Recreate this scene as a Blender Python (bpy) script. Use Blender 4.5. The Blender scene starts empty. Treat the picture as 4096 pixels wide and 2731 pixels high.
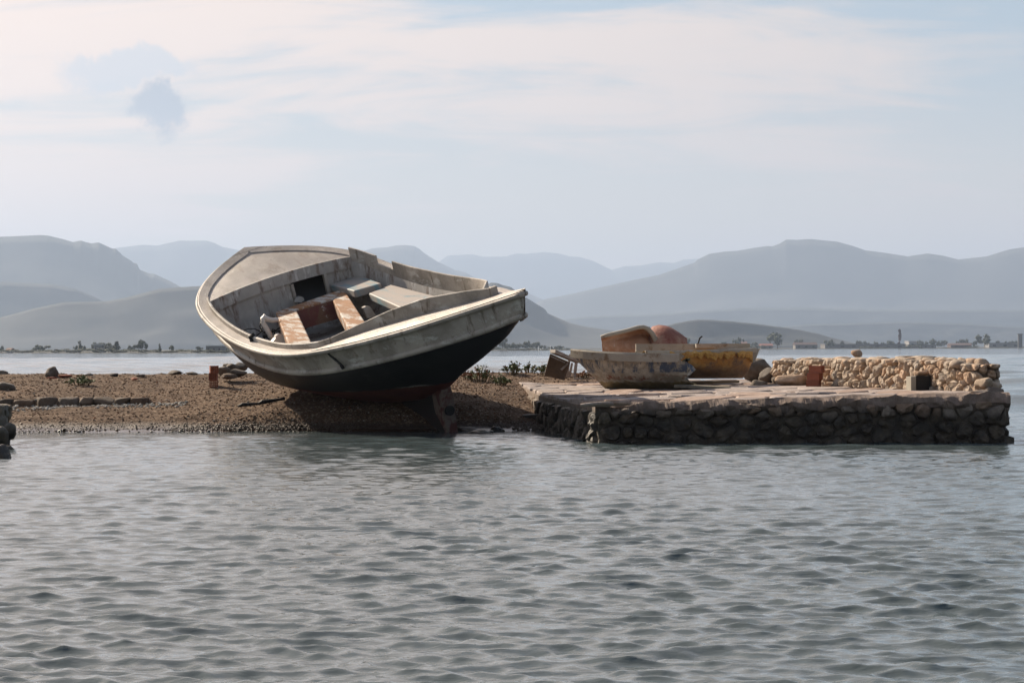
import bpy, bmesh, math, random
import numpy as np
from mathutils import Vector, Matrix, noise as mnoise

C = bpy.context.scene
COL = C.collection
R = math.radians
rng = np.random.default_rng(7)
random.seed(11)

# ------------------------------------------------------------------ camera
PW, PH, FPX, CAMZ = 4096.0, 2731.0, 2048.0 / math.tan(R(11.5)), 0.85
K = 4096.0 / 2352.0                       # layout units are 2352 px wide
PITCH = math.atan((800.25 * K - PH / 2) / FPX)
ROLL = -math.atan(8.5 * K / PW)
_f = Vector((0, math.cos(PITCH), math.sin(PITCH)))
_r0 = Vector((1, 0, 0)); _u0 = _r0.cross(_f)
_r = math.cos(ROLL) * _r0 + math.sin(ROLL) * _u0
_u = -math.sin(ROLL) * _r0 + math.cos(ROLL) * _u0
CAM = Vector((0, 0, CAMZ))
cd = bpy.data.cameras.new('camera'); cam = bpy.data.objects.new('camera', cd); COL.objects.link(cam)
cd.angle = R(23); cd.clip_start = 0.1; cd.clip_end = 60000
M4 = Matrix((_r, _u, -_f)).transposed().to_4x4(); M4.translation = CAM
cam.matrix_world = M4
C.camera = cam

# ------------------------------------------------------------------ light
SUN_EL, SUN_AZ = R(31), math.atan2(-0.69, 0.724)      # azimuth measured from +Y towards +X
TO_SUN = Vector((math.sin(SUN_AZ) * math.cos(SUN_EL), math.cos(SUN_AZ) * math.cos(SUN_EL), math.sin(SUN_EL)))
sd = bpy.data.lights.new('sun', 'SUN'); sd.energy = 4.4; sd.angle = R(0.6); sd.color = (1.0, 0.86, 0.68)
so = bpy.data.objects.new('sun', sd); COL.objects.link(so)
so.rotation_euler = TO_SUN.to_track_quat('Z', 'Y').to_euler()

C.view_settings.view_transform = 'Standard'; C.view_settings.look = 'None'
C.view_settings.exposure = 1.16; C.view_settings.gamma = 1.0; C.view_settings.use_curve_mapping = False
C.cycles.use_denoising = True
C.cycles.max_bounces = 6; C.cycles.volume_bounces = 0
C.cycles.caustics_reflective = False; C.cycles.caustics_refractive = False
C.cycles.sample_clamp_indirect = 4.0; C.cycles.sample_clamp_direct = 8.0

def ray(px, py):
    return (_r * ((px * K - PW / 2) / FPX) - _u * ((py * K - PH / 2) / FPX) + _f)
def at_z(px, py, z):
    d = ray(px, py); return CAM + d * ((z - CAMZ) / d.z)
def at_y(px, py, y):
    d = ray(px, py); return CAM + d * (y / d.y)

# ------------------------------------------------------------------ node helpers
class NT:
    def __init__(s, tree): s.t = tree; s.n = tree.nodes; s.l = tree.links
    def add(s, kind, **kw):
        n = s.n.new(kind)
        for k, v in kw.items():
            if k.startswith('i_'): n.inputs[k[2:].replace('_', ' ')].default_value = v
            else: setattr(n, k, v)
        return n
    def link(s, a, b): s.l.new(a, b)
    def math(s, op, a, b=None, c=None, clamp=False):
        n = s.n.new('ShaderNodeMath'); n.operation = op; n.use_clamp = clamp
        for i, v in enumerate((a, b, c)):
            if v is None: continue
            if hasattr(v, 'node'): s.l.new(v, n.inputs[i])
            else: n.inputs[i].default_value = v
        return n.outputs[0]
    def vmath(s, op, a, b=None):
        n = s.n.new('ShaderNodeVectorMath'); n.operation = op
        for i, v in enumerate((a, b)):
            if v is None: continue
            if hasattr(v, 'node'): s.l.new(v, n.inputs[i])
            else: n.inputs[i].default_value = v
        return n
    def ramp(s, fac, p0, p1):
        n = s.n.new('ShaderNodeMapRange'); n.interpolation_type = 'SMOOTHSTEP'
        s.l.new(fac, n.inputs['Value']); n.inputs['From Min'].default_value = p0; n.inputs['From Max'].default_value = p1
        return n.outputs['Result']
    def mix(s, fac, a, b, blend='MIX'):
        n = s.n.new('ShaderNodeMix'); n.data_type = 'RGBA'; n.blend_type = blend
        for sock, v in ((n.inputs['Factor'], fac), (n.inputs['A'], a), (n.inputs['B'], b)):
            if hasattr(v, 'node'): s.l.new(v, sock)
            elif isinstance(v, (int, float)): sock.default_value = v
            else: sock.default_value = (*v, 1.0) if len(v) == 3 else v
        return n.outputs['Result']
    def noise(s, vec, scale, detail=6, rough=0.6, dist=0.0, stretch=None):
        if stretch:
            m = s.n.new('ShaderNodeMapping'); m.inputs['Scale'].default_value = stretch
            s.l.new(vec, m.inputs['Vector']); vec = m.outputs['Vector']
        n = s.n.new('ShaderNodeTexNoise'); n.inputs['Scale'].default_value = scale
        n.inputs['Detail'].default_value = detail; n.inputs['Roughness'].default_value = rough
        n.inputs['Distortion'].default_value = dist
        s.l.new(vec, n.inputs['Vector']); return n.outputs['Fac']

def new_mat(name):
    m = bpy.data.materials.new(name); m.use_nodes = True
    nt = NT(m.node_tree); nt.n.clear()
    out = nt.n.new('ShaderNodeOutputMaterial'); b = nt.n.new('ShaderNodeBsdfPrincipled')
    nt.link(b.outputs[0], out.inputs[0])
    return m, nt, b
def setc(nt, b, v):
    if hasattr(v, 'node'): nt.link(v, b.inputs['Base Color'])
    else: b.inputs['Base Color'].default_value = (*v, 1)
def bump(nt, b, h, strength, dist):
    n = nt.n.new('ShaderNodeBump'); n.inputs['Strength'].default_value = strength; n.inputs['Distance'].default_value = dist
    nt.link(h, n.inputs['Height']); nt.link(n.outputs[0], b.inputs['Normal'])

def mat_wear(name, base, stains=(), rough=0.7, bscale=60, bstr=0.5, bdist=0.004, coord='Object', vary=0.12, vscale=3.0, spec=0.35, rand=0.0):
    """base colour with tonal variation, then stain layers (colour, noise scale, threshold lo, hi, stretch)"""
    m, nt, b = new_mat(name)
    tc = nt.n.new('ShaderNodeTexCoord'); vec = tc.outputs[coord]
    oi = nt.n.new('ShaderNodeObjectInfo')
    off = nt.vmath('SCALE', oi.outputs['Random']) if False else None
    n1 = nt.noise(vec, vscale, 8, 0.65)
    lo = tuple(c * (1 - vary * 1.6) for c in base); hi = tuple(min(1, c * (1 + vary)) for c in base)
    col = nt.mix(nt.ramp(n1, 0.3, 0.7), lo, hi)
    for (c, sc, a, z, st) in stains:
        col = nt.mix(nt.ramp(nt.noise(vec, sc, 9, 0.7, 0.3, st), a, z), col, c)
    if rand:
        v = nt.math('MULTIPLY_ADD', oi.outputs['Random'], rand * 2, 1 - rand)
        hs = nt.n.new('ShaderNodeHueSaturation'); nt.link(col, hs.inputs['Color']); nt.link(v, hs.inputs['Value'])
        col = hs.outputs['Color']
    setc(nt, b, col)
    b.inputs['Roughness'].default_value = rough; b.inputs['Specular IOR Level'].default_value = spec
    bump(nt, b, nt.noise(vec, bscale, 8, 0.65), bstr, bdist)
    return m

# ------------------------------------------------------------------ world sky
w = bpy.data.worlds.new('World'); C.world = w; w.use_nodes = True
nt = NT(w.node_tree); nt.n.clear()
wo = nt.n.new('ShaderNodeOutputWorld'); bg = nt.n.new('ShaderNodeBackground'); nt.link(bg.outputs[0], wo.inputs[0])
sky = nt.n.new('ShaderNodeTexSky'); sky.sky_type = 'NISHITA'; sky.sun_disc = False
sky.sun_elevation = SUN_EL; sky.sun_rotation = SUN_AZ % (2 * math.pi)
sky.air_density = 1.0; sky.dust_density = 1.2; sky.ozone_density = 1.2; sky.altitude = 0
SKY_S = 0.05
tc = nt.n.new('ShaderNodeTexCoord'); dirv = tc.outputs['Generated']
sep = nt.n.new('ShaderNodeSeparateXYZ'); nt.link(dirv, sep.inputs[0])
zc = nt.math('ADD', nt.math('MAXIMUM', sep.outputs['Z'], 0.0), 0.17)
comb = nt.n.new('ShaderNodeCombineXYZ')
nt.link(nt.math('DIVIDE', sep.outputs['X'], zc), comb.inputs[0]); nt.link(nt.math('DIVIDE', sep.outputs['Y'], zc), comb.inputs[1])
cv = comb.outputs[0]
n_big = nt.noise(cv, 1.0, 7, 0.58, 0.9, (0.8, 1.25, 1))
n_fine = nt.noise(cv, 3.0, 11, 0.62, 1.2, (0.62, 1.5, 1))
cov = nt.math('MULTIPLY_ADD', n_big, 0.72, nt.math('MULTIPLY', n_fine, 0.48))
dots = nt.vmath('DOT_PRODUCT', dirv, tuple(TO_SUN)).outputs['Value']
glow = nt.ramp(dots, 0.42, 0.95)                               # thin cloud scatters more light towards the sun
veil = nt.math('MULTIPLY_ADD', glow, 0.16, cov)
cmask = nt.math('MULTIPLY', nt.math('MULTIPLY', nt.ramp(veil, 0.565, 0.745), 0.90), nt.math('SUBTRACT', 1.0, nt.math('MULTIPLY', nt.ramp(sep.outputs['Z'], 0.15, 0.6), 0.55)))
clin = nt.mix(glow, (0.35, 0.30, 0.272), (0.62, 0.47, 0.375))
skyc = nt.mix(1.0, sky.outputs[0], (SKY_S, SKY_S, SKY_S), 'MULTIPLY')
low = nt.math('SUBTRACT', 1.0, nt.ramp(sep.outputs['Z'], 0.06, 0.95))
veilc = nt.mix(nt.ramp(sep.outputs['Z'], 0.0, 0.13), (0.52, 0.385, 0.275), (0.155, 0.210, 0.262))   # dusty warm horizon, bluer above
skyc = nt.mix(nt.math('MULTIPLY', low, 0.62), skyc, veilc)                     # thin high veil over the whole sky
col = nt.mix(cmask, skyc, clin)
def puff(px, py, rx, ry, strength, colr, col):
    d0 = ray(px, py).normalized()
    nz = nt.n.new('ShaderNodeTexNoise'); nz.inputs['Scale'].default_value = 40; nz.inputs['Detail'].default_value = 8; nz.inputs['Roughness'].default_value = 0.62
    nt.link(dirv, nz.inputs['Vector'])
    dv = nt.vmath('SUBTRACT', dirv, tuple(d0))
    nd = nt.vmath('SUBTRACT', nz.outputs['Color'], (0.5, 0.5, 0.5)); nd2 = nt.n.new('ShaderNodeVectorMath'); nd2.operation = 'SCALE'
    nt.link(nd.outputs[0], nd2.inputs[0]); nd2.inputs['Scale'].default_value = 0.040
    dv = nt.vmath('ADD', dv.outputs[0], nd2.outputs[0])
    sc = nt.vmath('MULTIPLY', dv.outputs[0], (1 / rx, 1 / max(rx, ry), 1 / ry))
    ln = nt.n.new('ShaderNodeVectorMath'); ln.operation = 'LENGTH'; nt.link(sc.outputs[0], ln.inputs[0])
    mk = nt.math('MULTIPLY', nt.math('SUBTRACT', 1.0, nt.ramp(ln.outputs['Value'], 0.58, 1.08)), strength)
    return nt.mix(mk, col, colr)
col = puff(350, 264, 0.0150, 0.0115, 0.95, (0.205, 0.228, 0.262), col)
col = puff(385, 236, 0.0085, 0.0065, 0.9, (0.205, 0.228, 0.262), col)
col = puff(300, 158, 0.028, 0.0085, 0.75, (0.30, 0.325, 0.355), col)
nt.link(col, bg.inputs['Color']); bg.inputs['Strength'].default_value = 1.0

# ------------------------------------------------------------------ object helpers
def tag(o, label=None, cat=None, group=None, kind=None):
    if label: o['label'] = label
    if cat: o['category'] = cat
    if group: o['group'] = group
    if kind: o['kind'] = kind
    return o
def thing(name, label, cat, loc=(0, 0, 0), rz=0.0, group=None):
    o = bpy.data.objects.new(name, None); COL.objects.link(o); o.empty_display_size = 0.1
    o.location = loc; o.rotation_euler = (0, 0, rz)
    return tag(o, label, cat, group)
def mesh_obj(name, verts, faces, mat, parent=None, smooth=False, kind=None):
    me = bpy.data.meshes.new(name); me.from_pydata([tuple(v) for v in verts], [], [tuple(f) for f in faces])
    me.materials.append(mat)
    if smooth: me.polygons.foreach_set('use_smooth', [True] * len(me.polygons))
    me.update()
    o = bpy.data.objects.new(name, me); COL.objects.link(o)
    if parent: o.parent = parent
    if kind: o['kind'] = kind
    return o
def np_mesh(name, V, F, mat, parent=None, smooth=False, kind=None):
    """fast mesh from arrays; F is (n,3) or (n,4)"""
    V = np.asarray(V, np.float32); F = np.asarray(F, np.int32); k = F.shape[1]
    me = bpy.data.meshes.new(name)
    me.vertices.add(len(V)); me.vertices.foreach_set('co', V.ravel())
    me.loops.add(F.size); me.loops.foreach_set('vertex_index', F.ravel())
    me.polygons.add(len(F)); me.polygons.foreach_set('loop_start', np.arange(0, F.size, k, dtype=np.int32))
    try: me.polygons.foreach_set('loop_total', np.full(len(F), k, np.int32))
    except Exception: pass
    if smooth: me.polygons.foreach_set('use_smooth', np.ones(len(F), bool))
    me.update(calc_edges=True); me.validate()
    me.materials.append(mat)
    o = bpy.data.objects.new(name, me); COL.objects.link(o)
    if parent: o.parent = parent
    if kind: o['kind'] = kind
    return o
class MB:
    """collects simple shapes into one mesh"""
    def __init__(s): s.v = []; s.f = []
    def quad(s, a, b, c, d):
        i = len(s.v); s.v += [a, b, c, d]; s.f.append((i, i + 1, i + 2, i + 3)); return s
    def box(s, c, sx, sy, sz, M=None):
        i = len(s.v)
        for x in (-1, 1):
            for y in (-1, 1):
                for z in (-1, 1):
                    p = Vector((x * sx / 2, y * sy / 2, z * sz / 2))
                    if M: p = M @ p
                    s.v.append(tuple(p + Vector(c)))
        for f in ((0, 1, 3, 2), (4, 6, 7, 5), (0, 4, 5, 1), (2, 3, 7, 6), (0, 2, 6, 4), (1, 5, 7, 3)):
            s.f.append(tuple(i + k for k in f))
        return s
    def prism(s, poly, off):
        """polygon (list of 3D points) extruded by vector off"""
        n = len(poly); i = len(s.v); off = Vector(off)
        s.v += [tuple(Vector(p)) for p in poly] + [tuple(Vector(p) + off) for p in poly]
        s.f.append(tuple(range(i, i + n))); s.f.append(tuple(range(i + 2 * n - 1, i + n - 1, -1)))
        for k in range(n):
            k2 = (k + 1) % n; s.f.append((i + k, i + n + k, i + n + k2, i + k2))
        return s
    def tube(s, pts, r, n=8, cap=True):
        pts = [Vector(p) for p in pts]; i0 = len(s.v)
        rr = r if isinstance(r, (list, tuple)) else [r] * len(pts)
        for j, p in enumerate(pts):
            t = (pts[min(j + 1, len(pts) - 1)] - pts[max(j - 1, 0)]).normalized()
            a = t.cross(Vector((0, 0, 1)))
            if a.length < 0.05: a = t.cross(Vector((0, 1, 0)))
            a.normalize(); b = t.cross(a)
            for k in range(n):
                an = 2 * math.pi * k / n
                s.v.append(tuple(p + (a * math.cos(an) + b * math.sin(an)) * rr[j]))
        for j in range(len(pts) - 1):
            for k in range(n):
                k2 = (k + 1) % n
                s.f.append((i0 + j * n + k, i0 + j * n + k2, i0 + (j + 1) * n + k2, i0 + (j + 1) * n + k))
        if cap:
            s.f.append(tuple(i0 + k for k in range(n - 1, -1, -1))); e = i0 + (len(pts) - 1) * n
            s.f.append(tuple(e + k for k in range(n)))
        return s
    def loft(s, rows, close=False):
        i0 = len(s.v); n = len(rows[0])
        for r in rows: s.v += [tuple(p) for p in r]
        for j in range(len(rows) - 1):
            for k in range(n if close else n - 1):
                k2 = (k + 1) % n
                s.f.append((i0 + j * n + k, i0 + j * n + k2, i0 + (j + 1) * n + k2, i0 + (j + 1) * n + k))
        return s
    def build(s, name, mat, parent=None, smooth=False, bevel=0.0, kind=None):
        o = mesh_obj(name, s.v, s.f, mat, parent, smooth, kind)
        bm = bmesh.new(); bm.from_mesh(o.data); bmesh.ops.recalc_face_normals(bm, faces=bm.faces); bm.to_mesh(o.data); bm.free()
        if bevel:
            md = o.modifiers.new('bevel', 'BEVEL'); md.width = bevel; md.segments = 2; md.limit_method = 'ANGLE'
        return o
def nz(x, y, z=0.0, oct=4):
    return mnoise.fractal(Vector((x, y, z)), 1.0, 2.0, oct)
def ico(sub=1):
    bm = bmesh.new(); bmesh.ops.create_icosphere(bm, subdivisions=sub, radius=1.0)
    V = np.array([v.co[:] for v in bm.verts]); F = np.array([[v.index for v in f.verts] for f in bm.faces]); bm.free(); return V, F
ICO1, ICO2, ICO3, ICO4 = ico(1), ico(2), ico(3), ico(4)
def rock_mesh(seed, sub=2, rough=0.35, flat=1.0):
    V, F = (ICO1, ICO2, ICO3, ICO4)[sub - 1]
    V = V.copy(); rs = np.random.default_rng(seed); o = rs.uniform(0, 50, 3)
    for i, p in enumerate(V):
        d = 1 + rough * (mnoise.noise(Vector(p * 0.9 + o)) + 0.5 * mnoise.noise(Vector(p * 2.1 + o)) + 0.28 * mnoise.noise(Vector(p * 5 + o)) + 0.16 * mnoise.noise(Vector(p * 11 + o)))
        V[i] = p * d
    for _ in range(9):                                           # chip flat facets
        n = rs.normal(size=3); n /= np.linalg.norm(n); lim = rs.uniform(0.52, 0.82)
        e = V @ n - lim; k = e > 0; V[k] -= np.outer(e[k], n) * 0.9
    V[:, 2] *= flat
    return V, F
def spline(xs, ys, x):
    xs = np.asarray(xs, float); ys = np.asarray(ys, float); n = len(xs); h = np.diff(xs); A = np.zeros((n, n)); r = np.zeros(n); A[0, 0] = A[-1, -1] = 1
    for i in range(1, n - 1):
        A[i, i - 1] = h[i - 1]; A[i, i] = 2 * (h[i - 1] + h[i]); A[i, i + 1] = h[i]
        r[i] = 6 * ((ys[i + 1] - ys[i]) / h[i] - (ys[i] - ys[i - 1]) / h[i - 1])
    Mm = np.linalg.solve(A, r); x = np.atleast_1d(np.asarray(x, float)); i = np.clip(np.searchsorted(xs, x) - 1, 0, n - 2)
    a = (xs[i + 1] - x) / h[i]; b = (x - xs[i]) / h[i]
    return a * ys[i] + b * ys[i + 1] + ((a**3 - a) * Mm[i] + (b**3 - b) * Mm[i + 1]) * h[i]**2 / 6

# ------------------------------------------------------------------ sea
def mat_water():
    m, nt, b = new_mat('sea_water')
    tc = nt.n.new('ShaderNodeTexCoord'); vec = tc.outputs['Object']
    setc(nt, b, (0.063, 0.084, 0.089)); b.inputs['Roughness'].default_value = 0.06; b.inputs['IOR'].default_value = 1.333
    b.inputs['Specular IOR Level'].default_value = 0.5
    h = nt.math('ADD', nt.math('MULTIPLY', nt.noise(vec, 9.0, 4, 0.55, 0.5, (0.8, 1.2, 1)), 0.7), nt.math('MULTIPLY', nt.noise(vec, 34.0, 3, 0.5, 0.3, (0.8, 1.3, 1)), 0.16))
    bump(nt, b, h, 0.36, 0.022)
    return m
def build_sea():
    d = [5.2]
    while d[-1] < 1700:
        y = d[-1]; d.append(y * (1 + (0.0022 if y < 33 else 0.0052 if y < 260 else 0.03)))
    d = np.array(d); nc = 430
    th = np.tan(np.radians(np.linspace(-16.5, 16.5, nc)))
    Y = np.repeat(d[:, None], nc, 1); X = Y * th[None, :]
    r = np.random.default_rng(3)
    Z = np.zeros_like(X); DX = np.zeros_like(X); DY = np.zeros_like(X)
    lam = np.exp(np.linspace(np.log(0.062), np.log(1.5), 108))
    sp = Y * 0.0022; sp = np.where(Y > 33, Y * 0.0052, sp); sp = np.where(Y > 260, Y * 0.03, sp)
    # patchy wind: gusts roughen some areas
    gust = 1.0 + 0.28 * np.sin(X * 0.31 + 0.11 * Y + 1.0) * np.sin(0.23 * Y - 0.17 * X) + 0.18 * np.sin(0.9 * X + 0.63 * Y)
    for L in lam:
        k = 2 * np.pi / L
        th0 = np.radians(-97) + r.normal(0, 0.44)              # trains run mostly towards the viewer
        amp = 0.00120 * (L / 0.35)**0.60 * np.exp(-(L / 0.80)**2) * r.uniform(0.4, 1.3) * float(np.interp(L, [.062, .10, .18, .33, .6, 1.5], [1.2, 1.5, 1.45, 1.05, .60, .45]))
        kx, ky = k * np.cos(th0), k * np.sin(th0); ph = r.uniform(0, 6.28)
        a = kx * X + ky * Y + ph
        fade = np.clip((L / sp - 2.2) / 2.0, 0, 1)            # drop waves too short for the local grid
        A = amp * gust * fade
        Z += A * np.cos(a); DX -= A * np.cos(th0) * np.sin(a) * 1.15; DY -= A * np.sin(th0) * np.sin(a) * 1.15
    for L in np.exp(np.linspace(np.log(1.6), np.log(9.0), 26)):      # chop of the open bay behind the bank
        k = 2 * np.pi / L; th0 = np.radians(-80) + r.normal(0, 0.6); kx, ky = k * np.cos(th0), k * np.sin(th0)
        fade = np.clip((L / sp - 2.2) / 2.0, 0, 1) * np.clip((Y - 32) / 4, 0, 1)
        Z += 0.010 * (L / 2)**0.6 * r.uniform(.5, 1.3) * fade * gust * np.cos(kx * X + ky * Y + r.uniform(0, 6.28))
    # waves die out over the shallows by the bank and are confused at the jetty
    sh = np.clip((26.3 - Y) / 3.2, 0.12, 1); lee = np.where(X < 0.9, sh, 1.0); lee = np.where(Y > 33, 1.0, lee)
    Z *= lee; DX *= lee; DY *= lee
    V = np.stack([X + DX, Y + DY, Z], -1).reshape(-1, 3)
    nr = len(d); i = np.arange(nr - 1)[:, None] * nc + np.arange(nc - 1)[None, :]
    F = np.stack([i, i + 1, i + nc + 1, i + nc], -1).reshape(-1, 4)
    # wide flat skirts around the detailed wedge
    n0 = len(V); e = []
    yl = np.array([5.2, 30, 120, 500, d[-1]])
    tx = th[-1]
    ex = [(-x * 0 - 3000, y, -0.03) for x, y in zip(yl, yl)] + [(-tx * y, y, -0.03) for y in yl] + [(tx * y, y, -0.03) for y in yl] + [(3000, y, -0.03) for y in yl]
    ex += [(-3000, -200, -0.03), (3000, -200, -0.03)]
    V = np.vstack([V, np.array(ex)]); q = []
    for j in range(4):
        q.append([n0 + j, n0 + 5 + j, n0 + 6 + j, n0 + 1 + j]); q.append([n0 + 10 + j, n0 + 15 + j, n0 + 16 + j, n0 + 11 + j])
    q.append([n0 + 20, n0 + 21, n0 + 15, n0])
    F = np.vstack([F, np.array(q)])
    o = np_mesh('sea', V, F, mat_water(), smooth=True, kind='structure')
    tag(o, 'rippled grey green sea in front of and behind the bank', kind='structure')
build_sea()

# ------------------------------------------------------------------ gravel bank
PROF_Y = [22.0, 24.6, 26.15, 26.75, 26.88, 27.32, 27.42, 28.0, 28.6, 30.0, 31.4, 32.0, 33.6, 36.0]
PROF_Z = [-0.9, -0.30, 0.0, 0.075, 0.115, 0.165, 0.195, 0.255, 0.31, 0.44, 0.545, 0.525, 0.1, -0.7]
def bank_z(x, y):
    sh = 0.10 * math.sin(x * 0.7 + 0.5) + 0.06 * math.sin(x * 1.9)
    if x > -0.8: sh -= 0.12 * min(1, x + 0.8)
    if x < -4.3: sh += 0.14 * min(1, (-4.3 - x))
    yy = y - sh * max(0.0, 1 - (y - 26) / 4 if y > 26 else 1)
    z = float(np.interp(yy, PROF_Y, PROF_Z))
    if x > 1.3: z -= (x - 1.3) * .55
    z += 0.020 * nz(x * 1.6, y * 1.6, 3) + 0.010 * nz(x * 6, y * 6, 5) * (1 if z > 0.03 else 0.25)
    tk = min(max((y - 25.9) / 2.4, 0), 1); xk = -0.72 - 1.25 * tk                          # bank heaped along the keel and bilge
    sx_ = min(1, max(0, (x + 3.6) / 1.1)) * min(1, max(0, (.5 - x) / .9))
    z += 0.15 * sx_ * min(1, max(0, (yy - 26.12) / .42)) * min(1, max(0, (29.8 - y) / 1.8))
    z += (0.09 - .03 * tk) * math.exp(-((x - xk) / 0.75)**2) * min(1, max(0, (y - 25.75) / .35)) * min(1, max(0, (29.2 - y) / .8))
    if x < -4.0 and 27.9 < y < 30.5: z += 0.07 * min(1, (-4.0 - x) / 1.5) * min(1, (30.5 - y) / 1.5) * min(1, (y - 27.9) / 0.12)  # ground held up by the kerb
    return z
def mat_gravel():
    m, nt, b = new_mat('gravel_sand')
    tc = nt.n.new('ShaderNodeTexCoord'); vec = tc.outputs['Object']; ge = nt.n.new('ShaderNodeNewGeometry')
    sp = nt.n.new('ShaderNodeSeparateXYZ'); nt.link(ge.outputs['Position'], sp.inputs[0])
    vo = nt.n.new('ShaderNodeTexVoronoi'); vo.inputs['Scale'].default_value = 42; nt.link(vec, vo.inputs['Vector'])
    vs = nt.n.new('ShaderNodeSeparateColor'); nt.link(vo.outputs['Color'], vs.inputs[0])
    col = nt.mix(nt.ramp(nt.noise(vec, 2.2, 7, 0.65), 0.35, 0.68), (0.075, 0.047, 0.031), (0.148, 0.099, 0.067))
    col = nt.mix(nt.ramp(vs.outputs[0], 0.70, 0.98), col, (0.24, 0.18, 0.13))
    col = nt.mix(nt.ramp(vs.outputs[1], 0.70, 0.98), col, (0.085, 0.055, 0.040))
    wet = nt.math('SUBTRACT', 1.0, nt.ramp(nt.math('MULTIPLY_ADD', nt.noise(vec, 1.5, 4), 0.07, sp.outputs['Z']), 0.07, 0.14), clamp=True)
    col = nt.mix(wet, col, nt.mix(1.0, col, (0.34, 0.31, 0.29), 'MULTIPLY'))
    setc(nt, b, col)
    film = nt.math('SUBTRACT', 1.0, nt.ramp(sp.outputs['Z'], 0.012, 0.05), clamp=True)
    rg = nt.math('SUBTRACT', 0.92, nt.math('MULTIPLY', wet, 0.30)); rg = nt.math('SUBTRACT', rg, nt.math('MULTIPLY', film, 0.45), clamp=True)
    nt.link(rg, b.inputs['Roughness']); nt.link(nt.math('MULTIPLY_ADD', nt.math('MAXIMUM', wet, film), .4, .08), b.inputs['Specular IOR Level'])
    h = nt.math('ADD', vo.outputs['Distance'], nt.math('MULTIPLY', nt.noise(vec, 90, 5), 0.6))
    bn = nt.n.new('ShaderNodeBump'); bn.inputs['Distance'].default_value = 0.012; nt.link(h, bn.inputs['Height'])
    nt.link(nt.math('SUBTRACT', 0.9, nt.math('MULTIPLY', film, 0.82)), bn.inputs['Strength']); nt.link(bn.outputs[0], b.inputs['Normal'])
    return m
M_GRAVEL = mat_gravel()
xs = np.arange(-15.0, 5.6, 0.075); ys = np.concatenate([np.arange(22.2, 25.6, 0.2), np.arange(25.6, 29, 0.045), np.arange(29, 36, 0.12)])
V = [(x, y, bank_z(x, y)) for y in ys for x in xs]
nc = len(xs); i = np.arange(len(ys) - 1)[:, None] * nc + np.arange(nc - 1)[None, :]
tag(np_mesh('gravel_bank', V, np.stack([i, i + 1, i + nc + 1, i + nc], -1).reshape(-1, 4), M_GRAVEL, smooth=True, kind='structure'),
    'brown gravel and sand bank rising out of the water', kind='structure')

# ------------------------------------------------------------------ materials
PAINT = (0.375, 0.335, 0.295)
M_PAINT = mat_wear('weathered_white_paint', PAINT, [((0.24, 0.215, 0.185), 2.3, 0.46, 0.62, None), ((0.47, 0.45, 0.42), 3.1, 0.54, 0.62, (0.6, 1, 1.4)), ((0.16, 0.13, 0.105), 5, 0.555, 0.66, (1.8, 1.8, 0.45)), ((0.19, 0.10, 0.06), 9, 0.64, 0.70, (2.2, 2.2, 0.4))], 0.6, 55, 0.5, 0.006, vary=0.16, vscale=1.6)
M_DECK = mat_wear('sanded_deck_paint', (0.41, 0.362, 0.322), [((0.30, 0.25, 0.205), 4, 0.47, 0.64, (0.5, 1.4, 1)), ((0.20, 0.16, 0.13), 22, 0.60, 0.68, None), ((0.60, 0.56, 0.52), 40, 0.60, 0.68, None)], 0.5, 110, 1.0, 0.006, vary=0.16, spec=0.4)
M_INNER = mat_wear('scraped_inner_paint', (0.40, 0.375, 0.35), [((0.20, 0.155, 0.13), 2.6, 0.50, 0.63, (2.2, 2.2, 0.6)), ((0.54, 0.52, 0.50), 4, 0.54, 0.64, (2, 2, 0.6)), ((0.26, 0.10, 0.065), 7, 0.66, 0.72, None)], 0.7, 70, 0.4, 0.003)
M_BLUE = mat_wear('pale_blue_paint', (0.17, 0.26, 0.29), [((0.34, 0.30, 0.27), 3, 0.36, 0.52, (0.6, 2.6, 1)), ((0.15, 0.20, 0.21), 12, 0.66, 0.76, None)], 0.55, 60, 0.3, 0.002)
M_BROWN = mat_wear('peeling_brown_wood', (0.27, 0.135, 0.062), [((0.50, 0.48, 0.44), 3.6, 0.47, 0.60, (0.7, 2.6, 1)), ((0.16, 0.07, 0.035), 9, 0.6, 0.72, None), ((0.60, 0.55, 0.42), 2.3, 0.70, 0.74, None)], 0.75, 70, 0.9, 0.006)
M_RED = mat_wear('red_primer', (0.13, 0.040, 0.030), [((.15, .08, .045), 4, .45, .6, None), ((0.55, 0.50, 0.45), 8, 0.60, 0.68, None), ((0.62, 0.58, 0.45), 2.6, 0.66, 0.69, None)], 0.7, 70, 0.6, 0.004)
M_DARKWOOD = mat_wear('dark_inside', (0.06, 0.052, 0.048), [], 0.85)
M_BLACK = mat_wear('black_tar', (0.012, 0.011, 0.011), [], 0.6)
M_PVC = mat_wear('white_plastic_pipe', (0.72, 0.66, 0.60), [((0.5, 0.36, 0.26), 5, 0.6, 0.75, None)], 0.4, 30, 0.1, 0.001)
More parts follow.
